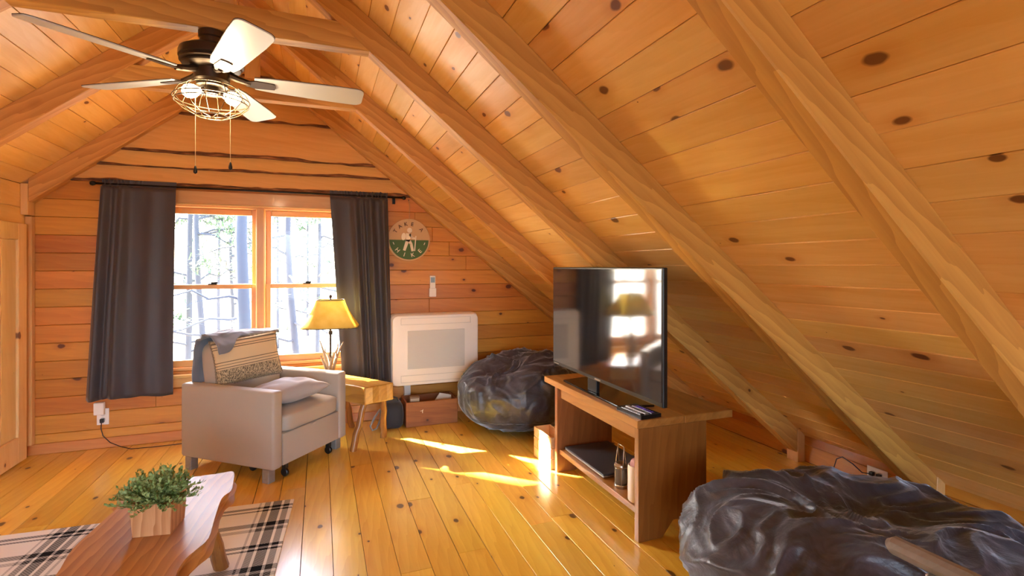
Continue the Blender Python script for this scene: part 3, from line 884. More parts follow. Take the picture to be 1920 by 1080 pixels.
MB().b2((-0.02, -0.006, 0.270), (0.02, 0.003, 0.284)).build('pull_tab', M['chair'], ach, bevel=0.003, bseg=1)
MB().b2((-0.262, 0.62, 0.085), (0.262, 0.765, 0.50)).build('back_frame', M['chair'], ach, bevel=0.015, bseg=3, smooth=0.7)
rbox('backrest', (-0.255, 0.50, 0.40), (0.255, 0.70, 0.82), 0.0, M['chair'], ach, tilt=Matrix.Rotation(math.radians(-10), 3, 'X'), seed=3, e=5)
for lx, ly in ((-0.305, 0.07), (0.305, 0.07), (-0.305, 0.70), (0.305, 0.70)):
    MB().b2((lx - 0.026, ly - 0.026, 0.0), (lx + 0.026, ly + 0.026, 0.086))  .build('leg', M['chairw'], ach, bevel=0.003, bseg=1)
for lx, ly in ((-0.20, 0.045), (0.20, 0.045), (-0.2, 0.3)):
    c_ = MB().b2((lx - 0.012, ly - 0.014, 0.05), (lx + 0.012, ly + 0.014, 0.09)).build('caster', M['black'], ach)
    MB().lathe([(0.0, -0.011), (0.022, -0.011), (0.026, -0.007), (0.026, 0.007), (0.022, 0.011), (0.0, 0.011)], 18, Matrix.Translation((lx, ly, 0.0262)) @ Matrix.Rotation(PI / 2, 4, 'Y')).build('wheel', M['black'], c_, smooth=0.5)

def pillow_mesh(name, w_, h_, t_, seed, pinch=0.06, n=40, wr=0.006):
    """w along x, h along z, thickness along y"""
    def fn(sgn):
        def f(u, v):
            a, b = u * 2 - 1, v * 2 - 1
            k = (1 - a ** 2) * (1 - b ** 2)
            th = t_ / 2 * (max(k, 0) ** 0.42)
            x = a * w_ / 2 * (1 - pinch * (1 - abs(a) ** 1.5) * 0 - pinch * (1 - b * b) * abs(a))
            z = b * h_ / 2 * (1 - pinch * (1 - a * a) * abs(b))
            nn = wr * noise.noise((a * 2.3 + seed, b * 2.3, sgn * 3)) * min(1, 4 * k)
            return (x, sgn * (th + nn), z)
        return f
    vs = []; fs = []
    for sgn in (-1, 1):
        base = len(vs)
        f = fn(sgn)
        for j in range(n):
            for i in range(n): vs.append(f(i / (n - 1), j / (n - 1)))
        for j in range(n - 1):
            for i in range(n - 1):
                q = (base + j * n + i, base + j * n + i + 1, base + (j + 1) * n + i + 1, base + (j + 1) * n + i)
                fs.append(q if sgn < 0 else q[::-1])
    me = bpy.data.meshes.new(name); me.from_pydata(vs, [], fs)
    bm = bmesh.new(); bm.from_mesh(me)
    bmesh.ops.remove_doubles(bm, verts=bm.verts[:], dist=0.0004)
    bm.to_mesh(me); bm.free(); me.shade_smooth()
    return me
# striped cushion leaning on the backrest
pil = thing('throw_pillow', 'cream and black striped cushion leaning on the armchair back', 'pillow', (-0.435, 3.800, 0.555), 0, 'cushions on the armchair')
pil.rotation_euler = (math.radians(-12), math.radians(-5), math.radians(26))
pm = obj('cushion', pillow_mesh('cushion', 0.42, 0.30, 0.13, 1.0), M['stripe'], pil, (0, 0, 0.135))
tr_ = MB()
per = []
for k in range(200):
    t4 = k / 50; sd, u = int(t4), t4 - int(t4)
    a = u * 2 - 1
    p_ = [(a, -1), (1, a), (-a, 1), (-1, -a)][sd]
    pinch = 0.06
    per.append((p_[0] * 0.21 * (1 - pinch * (1 - p_[1] ** 2) * abs(p_[0])), 0.004 * math.sin(k * 1.9), p_[1] * 0.15 * (1 - pinch * (1 - p_[0] ** 2) * abs(p_[1]))))
tr_.tube(per, [0.0045 + 0.0018 * (k % 2) for k in range(200)], 6, True)
tr_.build('whipstitch_trim', plain('stitch_yarn', '#8a7a68', 0.9), pm, smooth=True)
gp = thing('throw_pillow', 'plain grey cushion lying flat on the armchair seat', 'pillow', (-0.225, 3.665, 0.418), 0, 'cushions on the armchair')
gp.rotation_euler = (0, 0, math.radians(38))
obj('cushion', pillow_mesh('cushion', 0.46, 0.36, 0.15, 6.0, 0.08, wr=0.014), M['greypil'], gp, (0, 0, 0.062), (math.radians(84), 0, 0))
# throw blanket over the back
def bl_fn(u, v):
    # u across the back, v from front flap over the top and down the rear
    x = -0.285 + 0.55 * u
    L = [(-0.02, 0.60 - 0.10), (-0.015, 0.66), (0.03, 0.78), (0.085, 0.842), (0.15, 0.855), (0.205, 0.82), (0.235, 0.72), (0.24, 0.56), (0.24, 0.50)]
    k_ = max(0.0, min(1.0, (0.40 - u) / 0.30))
    s0 = 2.7 - 1.05 * k_ * k_ * (3 - 2 * k_) + 0.12 * noise.noise((u * 6, 0.3, 1))
    s_ = s0 + v * (7.6 - s0)
    i_ = min(int(s_), len(L) - 2); f_ = s_ - i_
    y = L[i_][0] * (1 - f_) + L[i_ + 1][0] * f_; z = L[i_][1] * (1 - f_) + L[i_ + 1][1] * f_
    wr_ = 0.016 * noise.noise((x * 9 + v * 4, v * 5, 2)) + 0.008 * noise.noise((x * 24 + v * 9, v * 9, 5))
    z += 0.012 * math.sin(u * 5) + (wr_ if 0.2 < v < 0.75 else 0) + 0.008
    y += -wr_ * (1 if v < 0.35 else -1) + (-0.012 if v < 0.4 else 0.008)
    return (x, 0.475 + y, z)
bk = thing('throw_blanket', 'rumpled blue-grey throw draped over the armchair back', 'blanket', (-0.04, 3.565, 0.45), math.radians(50.0))
me = grid_mesh('cloth', 90, 60, lambda u, v: Vector(bl_fn(u, v)) - Vector((0, 0, 0.45)), True, 0.012)
obj('cloth', me, M['blanket'], bk)

# ------------------------------------------------------------------ log side table with the antler lamp
stt = thing('side_table', 'rustic thick slab side table with splayed log legs', 'side table', (0.2, 3.98, 0))
A_, B_ = Vector((0.293, 3.69)), Vector((0.505, 3.785))
ax = Vector((-0.60, 0.80)) * 0.64
pts = [A_, B_, B_ + ax, A_ + ax]
jit = random.Random(2)
poly = []
for a, b in zip(pts, pts[1:] + pts[:1]):
    for k in range(4):
        q = a.lerp(b, k / 4)
        if k: q += Vector((jit.uniform(-0.004, 0.004), jit.uniform(-0.004, 0.004)))
        poly.append((q.x - 0.2, q.y - 3.98))
ang = math.atan2(ax.y, ax.x)
Rz = Matrix.Rotation(-ang, 4, 'Z')
poly = [tuple((Rz @ Vector((x_, y_, 0)))[:2]) for x_, y_ in poly]
MB().prism(poly, 0.325, 0.45).build('top', M['bench'], stt, rot=(0, 0, ang), bevel=0.007, bseg=2)
for (tx, ty), (bx_, by_) in (((0.30, 3.78), (0.214, 3.736)), ((0.44, 3.84), (0.452, 3.955)), ((0.03, 4.13), (0.0, 4.19)), ((0.18, 4.22), (0.24, 4.30))):
    p0, p1 = Vector((tx - 0.2, ty - 3.98, 0.326)), Vector((bx_ - 0.2, by_ - 3.98, 0.002))
    if bx_ == 0.0: p1.x += 0.03
    pp = [p0.lerp(p1, k / 6) + Vector((0.004 * math.sin(k * 2 + tx * 9), 0.004 * math.cos(k * 3), 0)) for k in range(7)]
    pp[-1].z = 0.0
    mb = MB().tube(pp, [0.021, 0.022, 0.0225, 0.023, 0.024, 0.0235, 0.024], 12)
    mb.v = [(x_, y_, max(z_, 0.0)) for x_, y_, z_ in mb.v]
    mb.build('leg', M['log'], stt, smooth=0.7)

lp = thing('table_lamp', 'antler table lamp with bell-shaped parchment shade', 'lamp', (0.075, 4.12, 0.4505))
MB().lathe([(0.055, 0.0), (0.058, 0.008), (0.05, 0.02), (0.03, 0.03), (0.012, 0.05), (0.008, 0.07)], 24).build('base', M['antler'], lp, smooth=0.6)
MB().tube([(0, 0, 0.05), (0, 0, 0.50)], 0.0075, 10).lathe([(0.012, 0.33), (0.016, 0.345), (0.012, 0.36)], 12).build('stem', M['bronze'], lp, smooth=0.6)
ra = random.Random(4)
for k in range(6):
    a = 2 * PI * k / 6 + 0.3
    h_ = (0.24, 0.19, 0.27, 0.17, 0.22, 0.25)[k]
    r_ = (0.085, 0.115, 0.06, 0.11, 0.10, 0.075)[k]
    pp = []
    for q in range(9):
        s_ = q / 8
        rr = 0.018 + 0.025 * math.sin(s_ * PI) * 0.6 + r_ * s_ ** 2.2
        pp.append((rr * math.cos(a + 0.7 * s_), rr * math.sin(a + 0.7 * s_), 0.02 + h_ * (s_ ** 0.85)))
    an = MB().tube(pp, [0.0145 * (1 - 0.78 * q / 8) for q in range(9)], 8)
    q0 = Vector(pp[4])
    an.tube([q0, q0 + Vector((0.02 * math.cos(a - 1), 0.02 * math.sin(a - 1), 0.03)), q0 + Vector((0.028 * math.cos(a - 1), 0.028 * math.sin(a - 1), 0.07))], [0.008, 0.006, 0.0015], 6)
    an.build('antler', M['antler'], lp, smooth=True)
def shade_fn(u, v):
    # bell profile with a soft square section
    prof = 0.098 + (0.205 - 0.098) * (v ** 1.35)
    a = u * 2 * PI + 0.0
    c_, s_ = math.cos(a), math.sin(a)
    e = 5.0
    k = (abs(c_) ** e + abs(s_) ** e) ** (-1 / e)
    return (prof * k * c_, prof * 0.80 * k * s_, 0.595 - 0.205 * v)
sh = obj('lamp_shade', grid_mesh('lamp_shade', 64, 16, shade_fn, True, 0.0025, True), M['shade'], lp, rot=(0, 0, math.radians(-8)))
for v in (0.0, 1.0):
    MB().tube([shade_fn(k / 48, v) for k in range(48)], 0.003, 6, True).build('shade_trim', M['bronze'], sh, smooth=True)
MB().tube([(-0.098, 0, 0.594), (0.098, 0, 0.594)], 0.002, 6).tube([(0, -0.078, 0.594), (0, 0.078, 0.594)], 0.002, 6).lathe([(0.0, 0.592), (0.008, 0.596), (0.005, 0.605), (0.012, 0.618), (0.010, 0.63), (0.0, 0.638)], 12).build('finial', M['bronze'], lp, smooth=0.6)
MB().lathe([(0.013, 0.40), (0.013, 0.45)], 12).build('bulb_socket', M['bronze'], lp, smooth=0.6)
MB().lathe([(0.0, 0.545), (0.018, 0.535), (0.028, 0.51), (0.024, 0.485), (0.012, 0.455), (0.0, 0.45)], 16).build('bulb', plain('dim_lit_bulb', '#fff2d0', 0.3, emit=(1.0, 0.78, 0.4, 1), emits=6.0), lp, smooth=True)
lamp('table_lamp_light', 'POINT', (0.075, 4.12, 0.4505 + 0.50), 2.6, (1.0, 0.84, 0.56), shadow_soft_size=0.03)

# ------------------------------------------------------------------ heat pump unit, its remote, the round sign
hp = thing('heat_pump_unit', 'white wall-mounted floor-console heat pump with grey front grille', 'heat pump', (0.925, YW, 0.30))
W2, H2, DP = 0.375, 0.60, 0.19
MB().b2((-W2, -DP + 0.02, 0), (W2, -0.002, H2)).build('casing', M['white'], hp, bevel=0.04, bseg=5, smooth=0.7)
rr_ = 0.045
ppoly = []
for cx_, cz_, a0 in ((W2 - 0.008 - rr_, 0.010 + rr_, -90), (W2 - 0.008 - rr_, H2 - 0.008 - rr_, 0), (-W2 + 0.008 + rr_, H2 - 0.008 - rr_, 90), (-W2 + 0.008 + rr_, 0.010 + rr_, 180)):
    ppoly += [(cx_ + rr_ * math.cos(math.radians(a0 + 15 * k)), cz_ + rr_ * math.sin(math.radians(a0 + 15 * k))) for k in range(7)]
MB().prism(ppoly, DP - 0.022, DP + 0.004, frame(Vector((1, 0, 0)), Vector((0, 0, 1)), Vector((0, -1, 0)), Vector((0, 0, 0)))).build('front_panel', M['white'], hp, bevel=0.008, bseg=3, smooth=0.7)
def slot(nm, x0, x1, z0, z1, mat, d=0.003):
    f = MB()
    b_ = 0.004
    for p, q in (((x0, z0), (x1, z0 + b_)), ((x0, z1 - b_), (x1, z1)), ((x0, z0 + b_), (x0 + b_, z1 - b_)), ((x1 - b_, z0 + b_), (x1, z1 - b_))):
        f.b2((p[0], -DP - 0.004 - d, p[1]), (q[0], -DP - 0.003, q[1]))
    o_ = f.build(nm, mat, hp)
    return o_
slot('upper_flap', -0.30, 0.30, H2 - 0.085, H2 - 0.03, M['white2']); slot('lower_flap', -0.30, 0.30, 0.035, 0.095, M['white2'])
gr = MB().b2((-0.245, -DP - 0.008, 0.145), (0.245, -DP - 0.0035, 0.465)).build('grille', M['white2'], hp, bevel=0.002, bseg=1)
lv = rect_mesh = MB().b2((-0.235, -0.003, -0.0025), (0.235, 0.0, 0.0025)).mesh('louvre')
for k in range(30):
    obj('louvre', lv, M['white2'], gr, (0, -DP - 0.0082, 0.157 + k * 0.0102))
pc = tag(MB().b2((-0.028, -0.05, 0), (0.028, 0, 0.12)).build('pipe_cover', M['white2'], None, (0.70, YW - 0.017, 0.178), bevel=0.005), 'small white line cover under the heat pump', 'pipe cover')
rmt = thing('wall_remote', 'slim white air conditioner remote in its wall holder', 'remote', (0.928, YW - 0.003, 1.035))
MB().b2((-0.031, -0.026, 0), (0.031, -0.001, 0.075)).build('holder', M['white'], rmt, bevel=0.004)
MB().b2((-0.025, -0.022, 0.012), (0.025, -0.006, 0.185)).build('body', M['white'], rmt, bevel=0.004)
MB().b2((-0.018, -0.0232, 0.125), (0.018, -0.0215, 0.172)).build('display', M['grey_screen'], rmt)

sg = thing('hanging_sign', 'round wooden TAKE A HIKE sign with a hiker, hung on twine', 'sign', (0.722, YW - 0.004, 1.532))
RS = 0.183
YF = -0.016
FR = frame(Vector((1, 0, 0)), Vector((0, 0, 1)), Vector((0, -1, 0)), Vector((0, 0, 0)))   # local XY -> wall plane, Z towards the room
disc = MB().lathe([(0.0, 0.004), (RS, 0.004), (RS, 0.014), (RS - 0.002, 0.016), (0.0, 0.016)], 64, FR).build('disc', plain('sign_wood', '#cfa777', 0.6), sg, smooth=0.5)
n = 40
r_ = RS - 0.014
gpoly = [(r_ * math.cos(PI + PI * k / n), -0.001 + r_ * math.sin(PI + PI * k / n) + 0.0) for k in range(n + 1)]
MB().prism(gpoly, 0.0155, 0.0175, FR).build('green_field', plain('sign_green', '#4c6a3c', 0.7), disc)
white_p = plain('sign_cream', '#efe2c8', 0.7)
brown_p = plain('sign_brown', '#5a3a20', 0.7)
def disc_poly(cx, cy, rx, ry, n=20, rot=0):
    return [(cx + rx * math.cos(2 * PI * k / n) * math.cos(rot) - ry * math.sin(2 * PI * k / n) * math.sin(rot), cy + rx * math.cos(2 * PI * k / n) * math.sin(rot) + ry * math.sin(2 * PI * k / n) * math.cos(rot)) for k in range(n)]
def bar(x0, y0, x1, y1, w0, w1=None):
    w1 = w1 or w0
    d = Vector((x1 - x0, y1 - y0)).normalized(); nn = Vector((-d.y, d.x))
    return [(x0 - nn.x * w0, y0 - nn.y * w0), (x1 - nn.x * w1, y1 - nn.y * w1), (x1 + nn.x * w1, y1 + nn.y * w1), (x0 + nn.x * w0, y0 + nn.y * w0)]
hk = MB()
for pl in (disc_poly(0.004, 0.083, 0.022, 0.022), bar(-0.004, 0.055, -0.012, -0.012, 0.022, 0.017), bar(-0.012, 0.0, -0.043, -0.093, 0.015, 0.011), bar(-0.004, 0.0, 0.018, -0.038, 0.014, 0.012),
           bar(0.016, -0.032, 0.030, -0.098, 0.012, 0.011), bar(0.004, 0.05, 0.026, 0.018, 0.011, 0.009), bar(0.022, 0.018, 0.056, 0.012, 0.009, 0.007), bar(0.058, 0.035, 0.047, -0.095, 0.0045), disc_poly(-0.048, 0.028, 0.019, 0.032, 20, -0.15)):
    hk.prism(pl, 0.0176, 0.020, FR)
hk.build('hiker_figure', white_p, disc)
def letter(ch, size, mat, parent, ang, R_, flip):
    cu = bpy.data.curves.new('letter', 'FONT')
    cu.body = ch; cu.size = size; cu.align_x = 'CENTER'; cu.align_y = 'CENTER'; cu.extrude = 0.0012; cu.resolution_u = 2; cu.offset = 0.0004
    o = bpy.data.objects.new('letter', cu); COL.objects.link(o)
    dg = bpy.context.evaluated_depsgraph_get()
    me = bpy.data.meshes.new_from_object(o.evaluated_get(dg))
    bpy.data.objects.remove(o); bpy.data.curves.remove(cu)
    me.materials.clear()
    rot = ang - PI / 2 if not flip else ang + PI / 2
    mw = FR @ Matrix.Translation((R_ * math.cos(ang), R_ * math.sin(ang), 0.0185)) @ Matrix.Rotation(rot, 4, 'Z')
    return obj('letter', me, mat, parent, mw=mw)
for ch, a in (('T', 148), ('A', 125), ('K', 102), ('E', 79), ('A', 40)):
    letter(ch, 0.046, brown_p, disc, math.radians(a), 0.137, False)
for ch, a in (('H', 222), ('I', 252), ('K', 283), ('E', 314)):
    letter(ch, 0.050, white_p, disc, math.radians(a), 0.135, True)
for sx in (-1, 1):
    MB().prism(bar(sx * 0.137, -0.022, sx * 0.128, -0.042, 0.003), 0.0176, 0.0192, FR).build('tick_mark', white_p, disc)
MB().tube([(0, -0.019, 0.165), (0.003, -0.02, 0.25), (0.0, -0.012, 0.345)], 0.0022, 6).build('twine', M['string'], sg)
MB().lathe([(0.005, 0.0), (0.005, 0.002), (0.0015, 0.003), (0.0015, 0.016)], 8, FR @ Matrix.Translation((0, 0.345, 0.0))).build('nail', M['blackm'], sg)

# ------------------------------------------------------------------ wooden crate and duffel bag under the heat pump
cr = thing('wooden_crate', 'low old wooden crate under the heat pump', 'crate', (0.862, 4.25, 0))
cw, cd, chh, th = 0.214, 0.115, 0.20, 0.014
MB().b2((-cw, -cd, 0.001), (cw, cd, 0.014)).build('bottom', M['crate'], cr)
MB().b2((-cw, -cd - th, 0), (cw, -cd - 0.0005, chh)).build('front_board', M['crate'], cr, bevel=0.003, bseg=1)
MB().b2((-cw, cd + 0.0005, 0), (cw, cd + th, chh)).build('back_board', M['crate'], cr, bevel=0.003, bseg=1)
for sx in (-1, 1):
    MB().b2((sx * (cw - th), -cd, 0.0145), (sx * cw, cd, chh)).build('end_board', M['crate'], cr, bevel=0.003, bseg=1)
stp = MB()
rs = random.Random(9)
for k in range(14):
    a = rs.uniform(0, 2 * PI)
    stp.prism(bar(0, 0, 0.022 * math.cos(a) * rs.random(), 0.026 * math.sin(a) * rs.random() + 0.001, 0.0022, 0.001), 0.0, 0.0008, FR @ Matrix.Translation((-0.08, 0.125, cd + th)))
stp.build('paint_mark', white_p, cr)
tin = thing('small_box', 'small printed brown box standing in the crate', 'box', (0.73, 4.21, 0.0145))
MB().b2((-0.04, -0.03, 0), (0.04, 0.03, 0.215)).build('carton', plain('box_card', '#8d6a4c', 0.6), tin, bevel=0.003, bseg=1)
MB().b2((-0.036, -0.0312, 0.15), (0.036, -0.0302, 0.20)).build('label', plain('box_print', '#c9b79c', 0.6), tin)
mg = thing('folded_paper', 'folded white paper sticking out of the crate', 'paper', (0.98, 4.25, 0.0145))
MB().add([(-0.07, -0.03, 0.0), (0.07, -0.03, 0.0), (0.07, -0.01, 0.19), (-0.03, -0.015, 0.215), (-0.07, -0.02, 0.16), (-0.07, -0.02, 0), (0.07, -0.02, 0), (0.07, 0.0, 0.19), (-0.03, -0.005, 0.215), (-0.07, -0.01, 0.16)],
         [(0, 1, 2, 3, 4), (9, 8, 7, 6, 5), (0, 5, 6, 1), (1, 6, 7, 2), (2, 7, 8, 3), (3, 8, 9, 4), (4, 9, 5, 0)]).build('sheet', plain('paper', '#e2d8c8', 0.7), mg)
bag = thing('duffel_bag', 'small dark grey fabric bag with strap beside the crate', 'bag', (0.545, 4.22, 0))
rbox('body', (-0.085, -0.10, 0.001), (0.085, 0.10, 0.20), 0.008, M['bag'], bag, seed=8, e=5, wr=0.008)
MB().tube([(-0.05, -0.02, 0.195), (-0.04, -0.04, 0.235), (0.0, -0.05, 0.25), (0.04, -0.04, 0.235), (0.05, -0.02, 0.195)], 0.007, 8).build('handle', M['bag'], bag, smooth=True)
stp_pts = [(-0.08, -0.02, 0.15), (-0.10, -0.06, 0.155), (-0.14, -0.09, 0.11), (-0.175, -0.10, 0.045), (-0.16, -0.105, 0.012), (-0.125, -0.09, 0.02), (-0.10, -0.07, 0.07), (-0.085, -0.05, 0.10)]
MB().tube(stp_pts, 0.008, 8).build('strap', M['strap'], bag, smooth=True)

# ------------------------------------------------------------------ bean bags
def beanbag(name, label, loc, rx, ry, hgt, seed, rotz=0.0, lean=(0, 0), nu=240, nv=120, wr=1.0, dent=(0.1, 0.0), dentr=0.5, dentd=0.12):
    t = thing(name, label, 'bean bag', loc, rotz, 'bean bags')
    def fn(u, v):
        a = u * 2 * PI
        ph = (v - 0.5) * PI
        e1 = 0.80
        cz, sz = math.cos(ph), math.sin(ph)
        R = abs(cz) ** 0.62
        z = 0.5 + 0.5 * math.copysign(abs(sz) ** 0.95, sz)
        x, y = R * math.cos(a), R * math.sin(a)
        # the widest part sits low
        k = 1 - 0.18 * max(0, z - 0.35)
        x *= k; y *= k
        d2 = ((x - dent[0]) ** 2 + (y - dent[1]) ** 2) / dentr ** 2
        z2 = z
        if z > 0.4:
            z2 = z - dentd / hgt * math.exp(-d2) * (z - 0.4) / 0.6
        z2 += (lean[0] * x + lean[1] * y) * max(0, z - 0.25)
        p = Vector((x * rx, y * ry, z2 * hgt))
        # folds: sharp creases that fan out, stronger on top and around the dent
        q = Vector((x * 1.3, y * 1.3, z * 1.0)) + Vector((seed, 0, 0))
        wv = Vector((noise.noise(q * 1.6), noise.noise(q * 1.6 + Vector((9, 0, 0))), 0)) * 0.45
        q2 = q + wv
        f1 = 1 - 2 * abs(noise.noise(q2 * 1.7))
        f2 = 1 - 2 * abs(noise.noise(q2 * 3.6 + Vector((3, 7, 1))))
        f3 = noise.noise(q2 * 9.5)
        f4 = 1 - 2 * abs(noise.noise(q2 * 13 + Vector((1, 2, 8))))
        top = 0.35 + 0.65 * max(0, min(1, (z - 0.25) / 0.5))
        amp = wr * top
        dsp = amp * (0.034 * max(f1, 0) ** 2 + 0.020 * max(f2, 0) ** 2 + 0.004 * f3 + 0.003 * max(f4, 0) ** 2)
        nrm = Vector((x / rx, y / ry, (z - 0.5) / hgt * 1.4))
        if nrm.length > 1e-6: nrm.normalize()
        p += nrm * (dsp - 0.012 * wr)
        p.z = max(p.z, 0.002 + 0.0)
        return p
    me = grid_mesh('cover', nu, nv, fn, True, 0, True)
    bm = bmesh.new(); bm.from_mesh(me); bmesh.ops.remove_doubles(bm, verts=bm.verts[:], dist=0.0003); bmesh.ops.recalc_face_normals(bm, faces=bm.faces[:]); bm.to_mesh(me); bm.free()
    me.shade_smooth()
    obj('cover', me, M['bean'], t)
    # piped seam around the base
    n = 72
    MB().tube([Vector(fn(k / n, 0.30)) for k in range(n)], 0.004, 5, True).build('seam', M['bean'], t, smooth=True)
    return t
beanbag('bean_bag', 'dark bean bag by the heat pump behind the television', (1.54, 3.865, 0), 0.53, 0.415, 0.60, 2.0, dent=(-0.45, -0.25), dentr=0.55, dentd=0.13)
beanbag('bean_bag', 'large charcoal bean bag in the right foreground', (1.98, 1.36, 0), 0.74, 0.55, 0.405, 21.0, rotz=math.radians(-6), dent=(0.05, 0.0), dentr=0.4, dentd=0.10, lean=(-0.26, 0.0), nu=320, nv=160, wr=1.15)

# ------------------------------------------------------------------ television stand and what is on it
ts = thing('television_stand', 'brown plank television stand with open lower shelf', 'tv stand', (1.40, 2.47, 0))
def sbx(nm, p, q, mat=M['stand'], bev=0.003):
    c = [(a + b) / 2 for a, b in zip(p, q)]; d = [abs(b - a) for a, b in zip(p, q)]
    return MB().box((0, 0, 0), (d[1], d[0], d[2])).build(nm, mat, ts, c, (0, 0, PI / 2), bevel=bev, bseg=1)
sbx('top_board', (-0.008, -0.458, 0.537), (0.262, 0.60, 0.575)); sbx('top_board', (0.2635, -0.462, 0.537), (0.560, 0.597, 0.5748))
sbx('apron', (0.02, -0.418, 0.470), (0.045, 0.418, 0.5365)); sbx('apron', (0.36, -0.418, 0.470), (0.385, 0.418, 0.5365))
sbx('shelf_board', (0.015, -0.418, 0.115), (0.20, 0.418, 0.145)); sbx('shelf_board', (0.202, -0.418, 0.115), (0.385, 0.418, 0.145))
for y0 in (-0.454, 0.420):
    poly = [(0.0, 0), (0.135, 0), (0.20, 0.075), (0.235, 0.075), (0.295, 0), (0.40, 0), (0.40, 0.536), (0.0, 0.536)]
    FRs = frame(Vector((1, 0, 0)), Vector((0, 0, 1)), Vector((0, -1, 0)), Vector((0, y0 + 0.034, 0)))
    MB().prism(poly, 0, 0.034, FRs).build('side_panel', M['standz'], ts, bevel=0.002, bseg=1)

tv = thing('television', 'large flat screen television with thin black bezel on the stand', 'television', (1.425, 2.435, 0.5755))
tw, thh = 0.568, 0.628
TB = 0.093
MB().b2((0, -tw, TB), (0.026, tw, TB + thh)).build('bezel', M['black'], tv, bevel=0.005, bseg=2)
MB().b2((0.0265, -tw + 0.12, TB + 0.05), (0.06, tw - 0.12, TB + 0.42)).build('rear_housing', M['black'], tv, bevel=0.01, bseg=2)
MB().b2((-0.0022, -tw + 0.010, TB + 0.022), (-0.0005, tw - 0.010, TB + thh - 0.010)).build('screen', M['screen'], tv)
MB().b2((-0.0016, -0.03, TB + 0.007), (-0.0004, 0.03, TB + 0.015)).build('logo_mark', M['steel'], tv)
MB().b2((-0.0016, tw - 0.085, TB + 0.009), (-0.0004, tw - 0.02, TB + 0.0135)).build('model_mark', M['steel'], tv)
MB().b2((0.027, 0.06, 0.012), (0.05, 0.16, TB + 0.06)).build('neck', M['black'], tv, bevel=0.004)
MB().prism([(0.0, -0.20), (0.19, -0.25), (0.19, 0.47), (0.01, 0.44)], 0.0, 0.012).build('base', plain('gloss_black', '#0c0c0e', 0.12), tv, bevel=0.003)

tray = thing('remote_tray', 'shallow black tray holding remotes under the television corner', 'tray', (1.462, 2.12, 0.5755), math.radians(4))
ty_ = MB().b2((-0.05, -0.095, 0), (0.07, 0.095, 0.006))
for p, q in (((-0.05, -0.095), (-0.044, 0.095)), ((0.064, -0.095), (0.07, 0.095)), ((-0.044, -0.095), (0.064, -0.089)), ((-0.044, 0.089), (0.064, 0.095))):
    ty_.b2((p[0], p[1], 0.0062), (q[0], q[1], 0.018))
ty_.build('tray_body', M['black'], tray)
for k, (x_, col, lab) in enumerate(((1.434, '#2a2a30', 'thin dark remote at the front of the tray'), (1.466, '#8e8c90', 'silver remote in the middle of the tray'), (1.498, '#3b3350', 'dark remote with purple buttons at the back of the tray'))):
    rm = thing('remote_control', lab, 'remote', (x_, 2.12 + (0.005 if k == 1 else -0.002), 0.582), math.radians(4), 'remotes in the tray')
    MB().b2((-0.0125, -0.078, 0), (0.0125, 0.078, 0.014)).build('body', plain('remote_shell', col, 0.35), rm, bevel=0.004)
    bt = MB()
    for a in range(7):
        for b in range(3):
            bt.b2((-0.0085 + b * 0.0065, -0.065 + a * 0.018, 0.014), (-0.0045 + b * 0.0065, -0.057 + a * 0.018, 0.0155))
    bt.build('buttons', plain('remote_keys', ('#9a9aa2', '#2c2c30', '#7c5cff')[k], 0.4), rm)

lap = thing('laptop', 'closed dark laptop on the lower shelf of the stand', 'laptop', (1.595, 2.63, 0.1455))
MB().b2((-0.155, -0.23, 0.003), (0.155, 0.23, 0.014)).build('base', M['steel'], lap, bevel=0.004)
MB().b2((-0.156, -0.231, 0.015), (0.156, 0.231, 0.024)).build('lid', plain('laptop_lid', '#4b4e56', 0.3, 0.4), lap, bevel=0.004)
for a in (-0.13, 0.13):
    for b in (-0.2, 0.2): MB().b2((a - 0.01, b - 0.01, 0), (a + 0.01, b + 0.01, 0.0035)).build('foot', M['black'], lap)

ln = thing('lantern', 'small metal and glass lantern with wire bail handle', 'lantern', (1.478, 2.285, 0.1455))
MB().lathe([(0.036, 0), (0.037, 0.006), (0.037, 0.014), (0.034, 0.018)], 24).build('base', M['steel'], ln, smooth=0.5)
MB().lathe([(0.032, 0.018), (0.034, 0.03), (0.034, 0.095), (0.031, 0.105)], 24).build('glass', plain('smoky_glass', '#6f6a62', 0.15, 0.3), ln, smooth=True)
MB().lathe([(0.034, 0.105), (0.036, 0.112), (0.034, 0.12), (0.026, 0.127), (0.0, 0.13)], 24).build('cap', M['steel'], ln, smooth=0.5)
gd = MB()
for k in range(6):
    a = k * PI / 3
    gd.tube([(0.037 * math.cos(a), 0.037 * math.sin(a), 0.014), (0.037 * math.cos(a), 0.037 * math.sin(a), 0.11)], 0.0014, 5)
gd.build('guard_wires', M['steel'], ln)
MB().tube([(0.012, -0.036, 0.105), (0.0, -0.028, 0.21), (0, -0.024, 0.218), (0, 0.024, 0.218), (0, 0.028, 0.21), (0.012, 0.036, 0.105)], 0.0022, 6).tube([(-0.012, -0.036, 0.105), (0.0, -0.028, 0.21)], 0.0022, 6).tube([(-0.012, 0.036, 0.105), (0.0, 0.028, 0.21)], 0.0022, 6).build('bail_handle', M['steel'], ln, smooth=True)
jar = thing('ceramic_jar', 'tall white ceramic jar against the stand side panel', 'jar', (1.465, 2.125, 0.1455))
MB().lathe([(0.0, 0.0), (0.040, 0.0), (0.044, 0.006), (0.044, 0.165), (0.041, 0.175), (0.038, 0.175), (0.038, 0.02), (0.0, 0.018)], 32).build('body', M['ceramic'], jar, smooth=0.6)
rbox('bag_inside', (-0.03, -0.03, 0.10), (0.03, 0.03, 0.205), 0.0, M['pink'], jar, seed=5, e=3, wr=0.008, n=8)

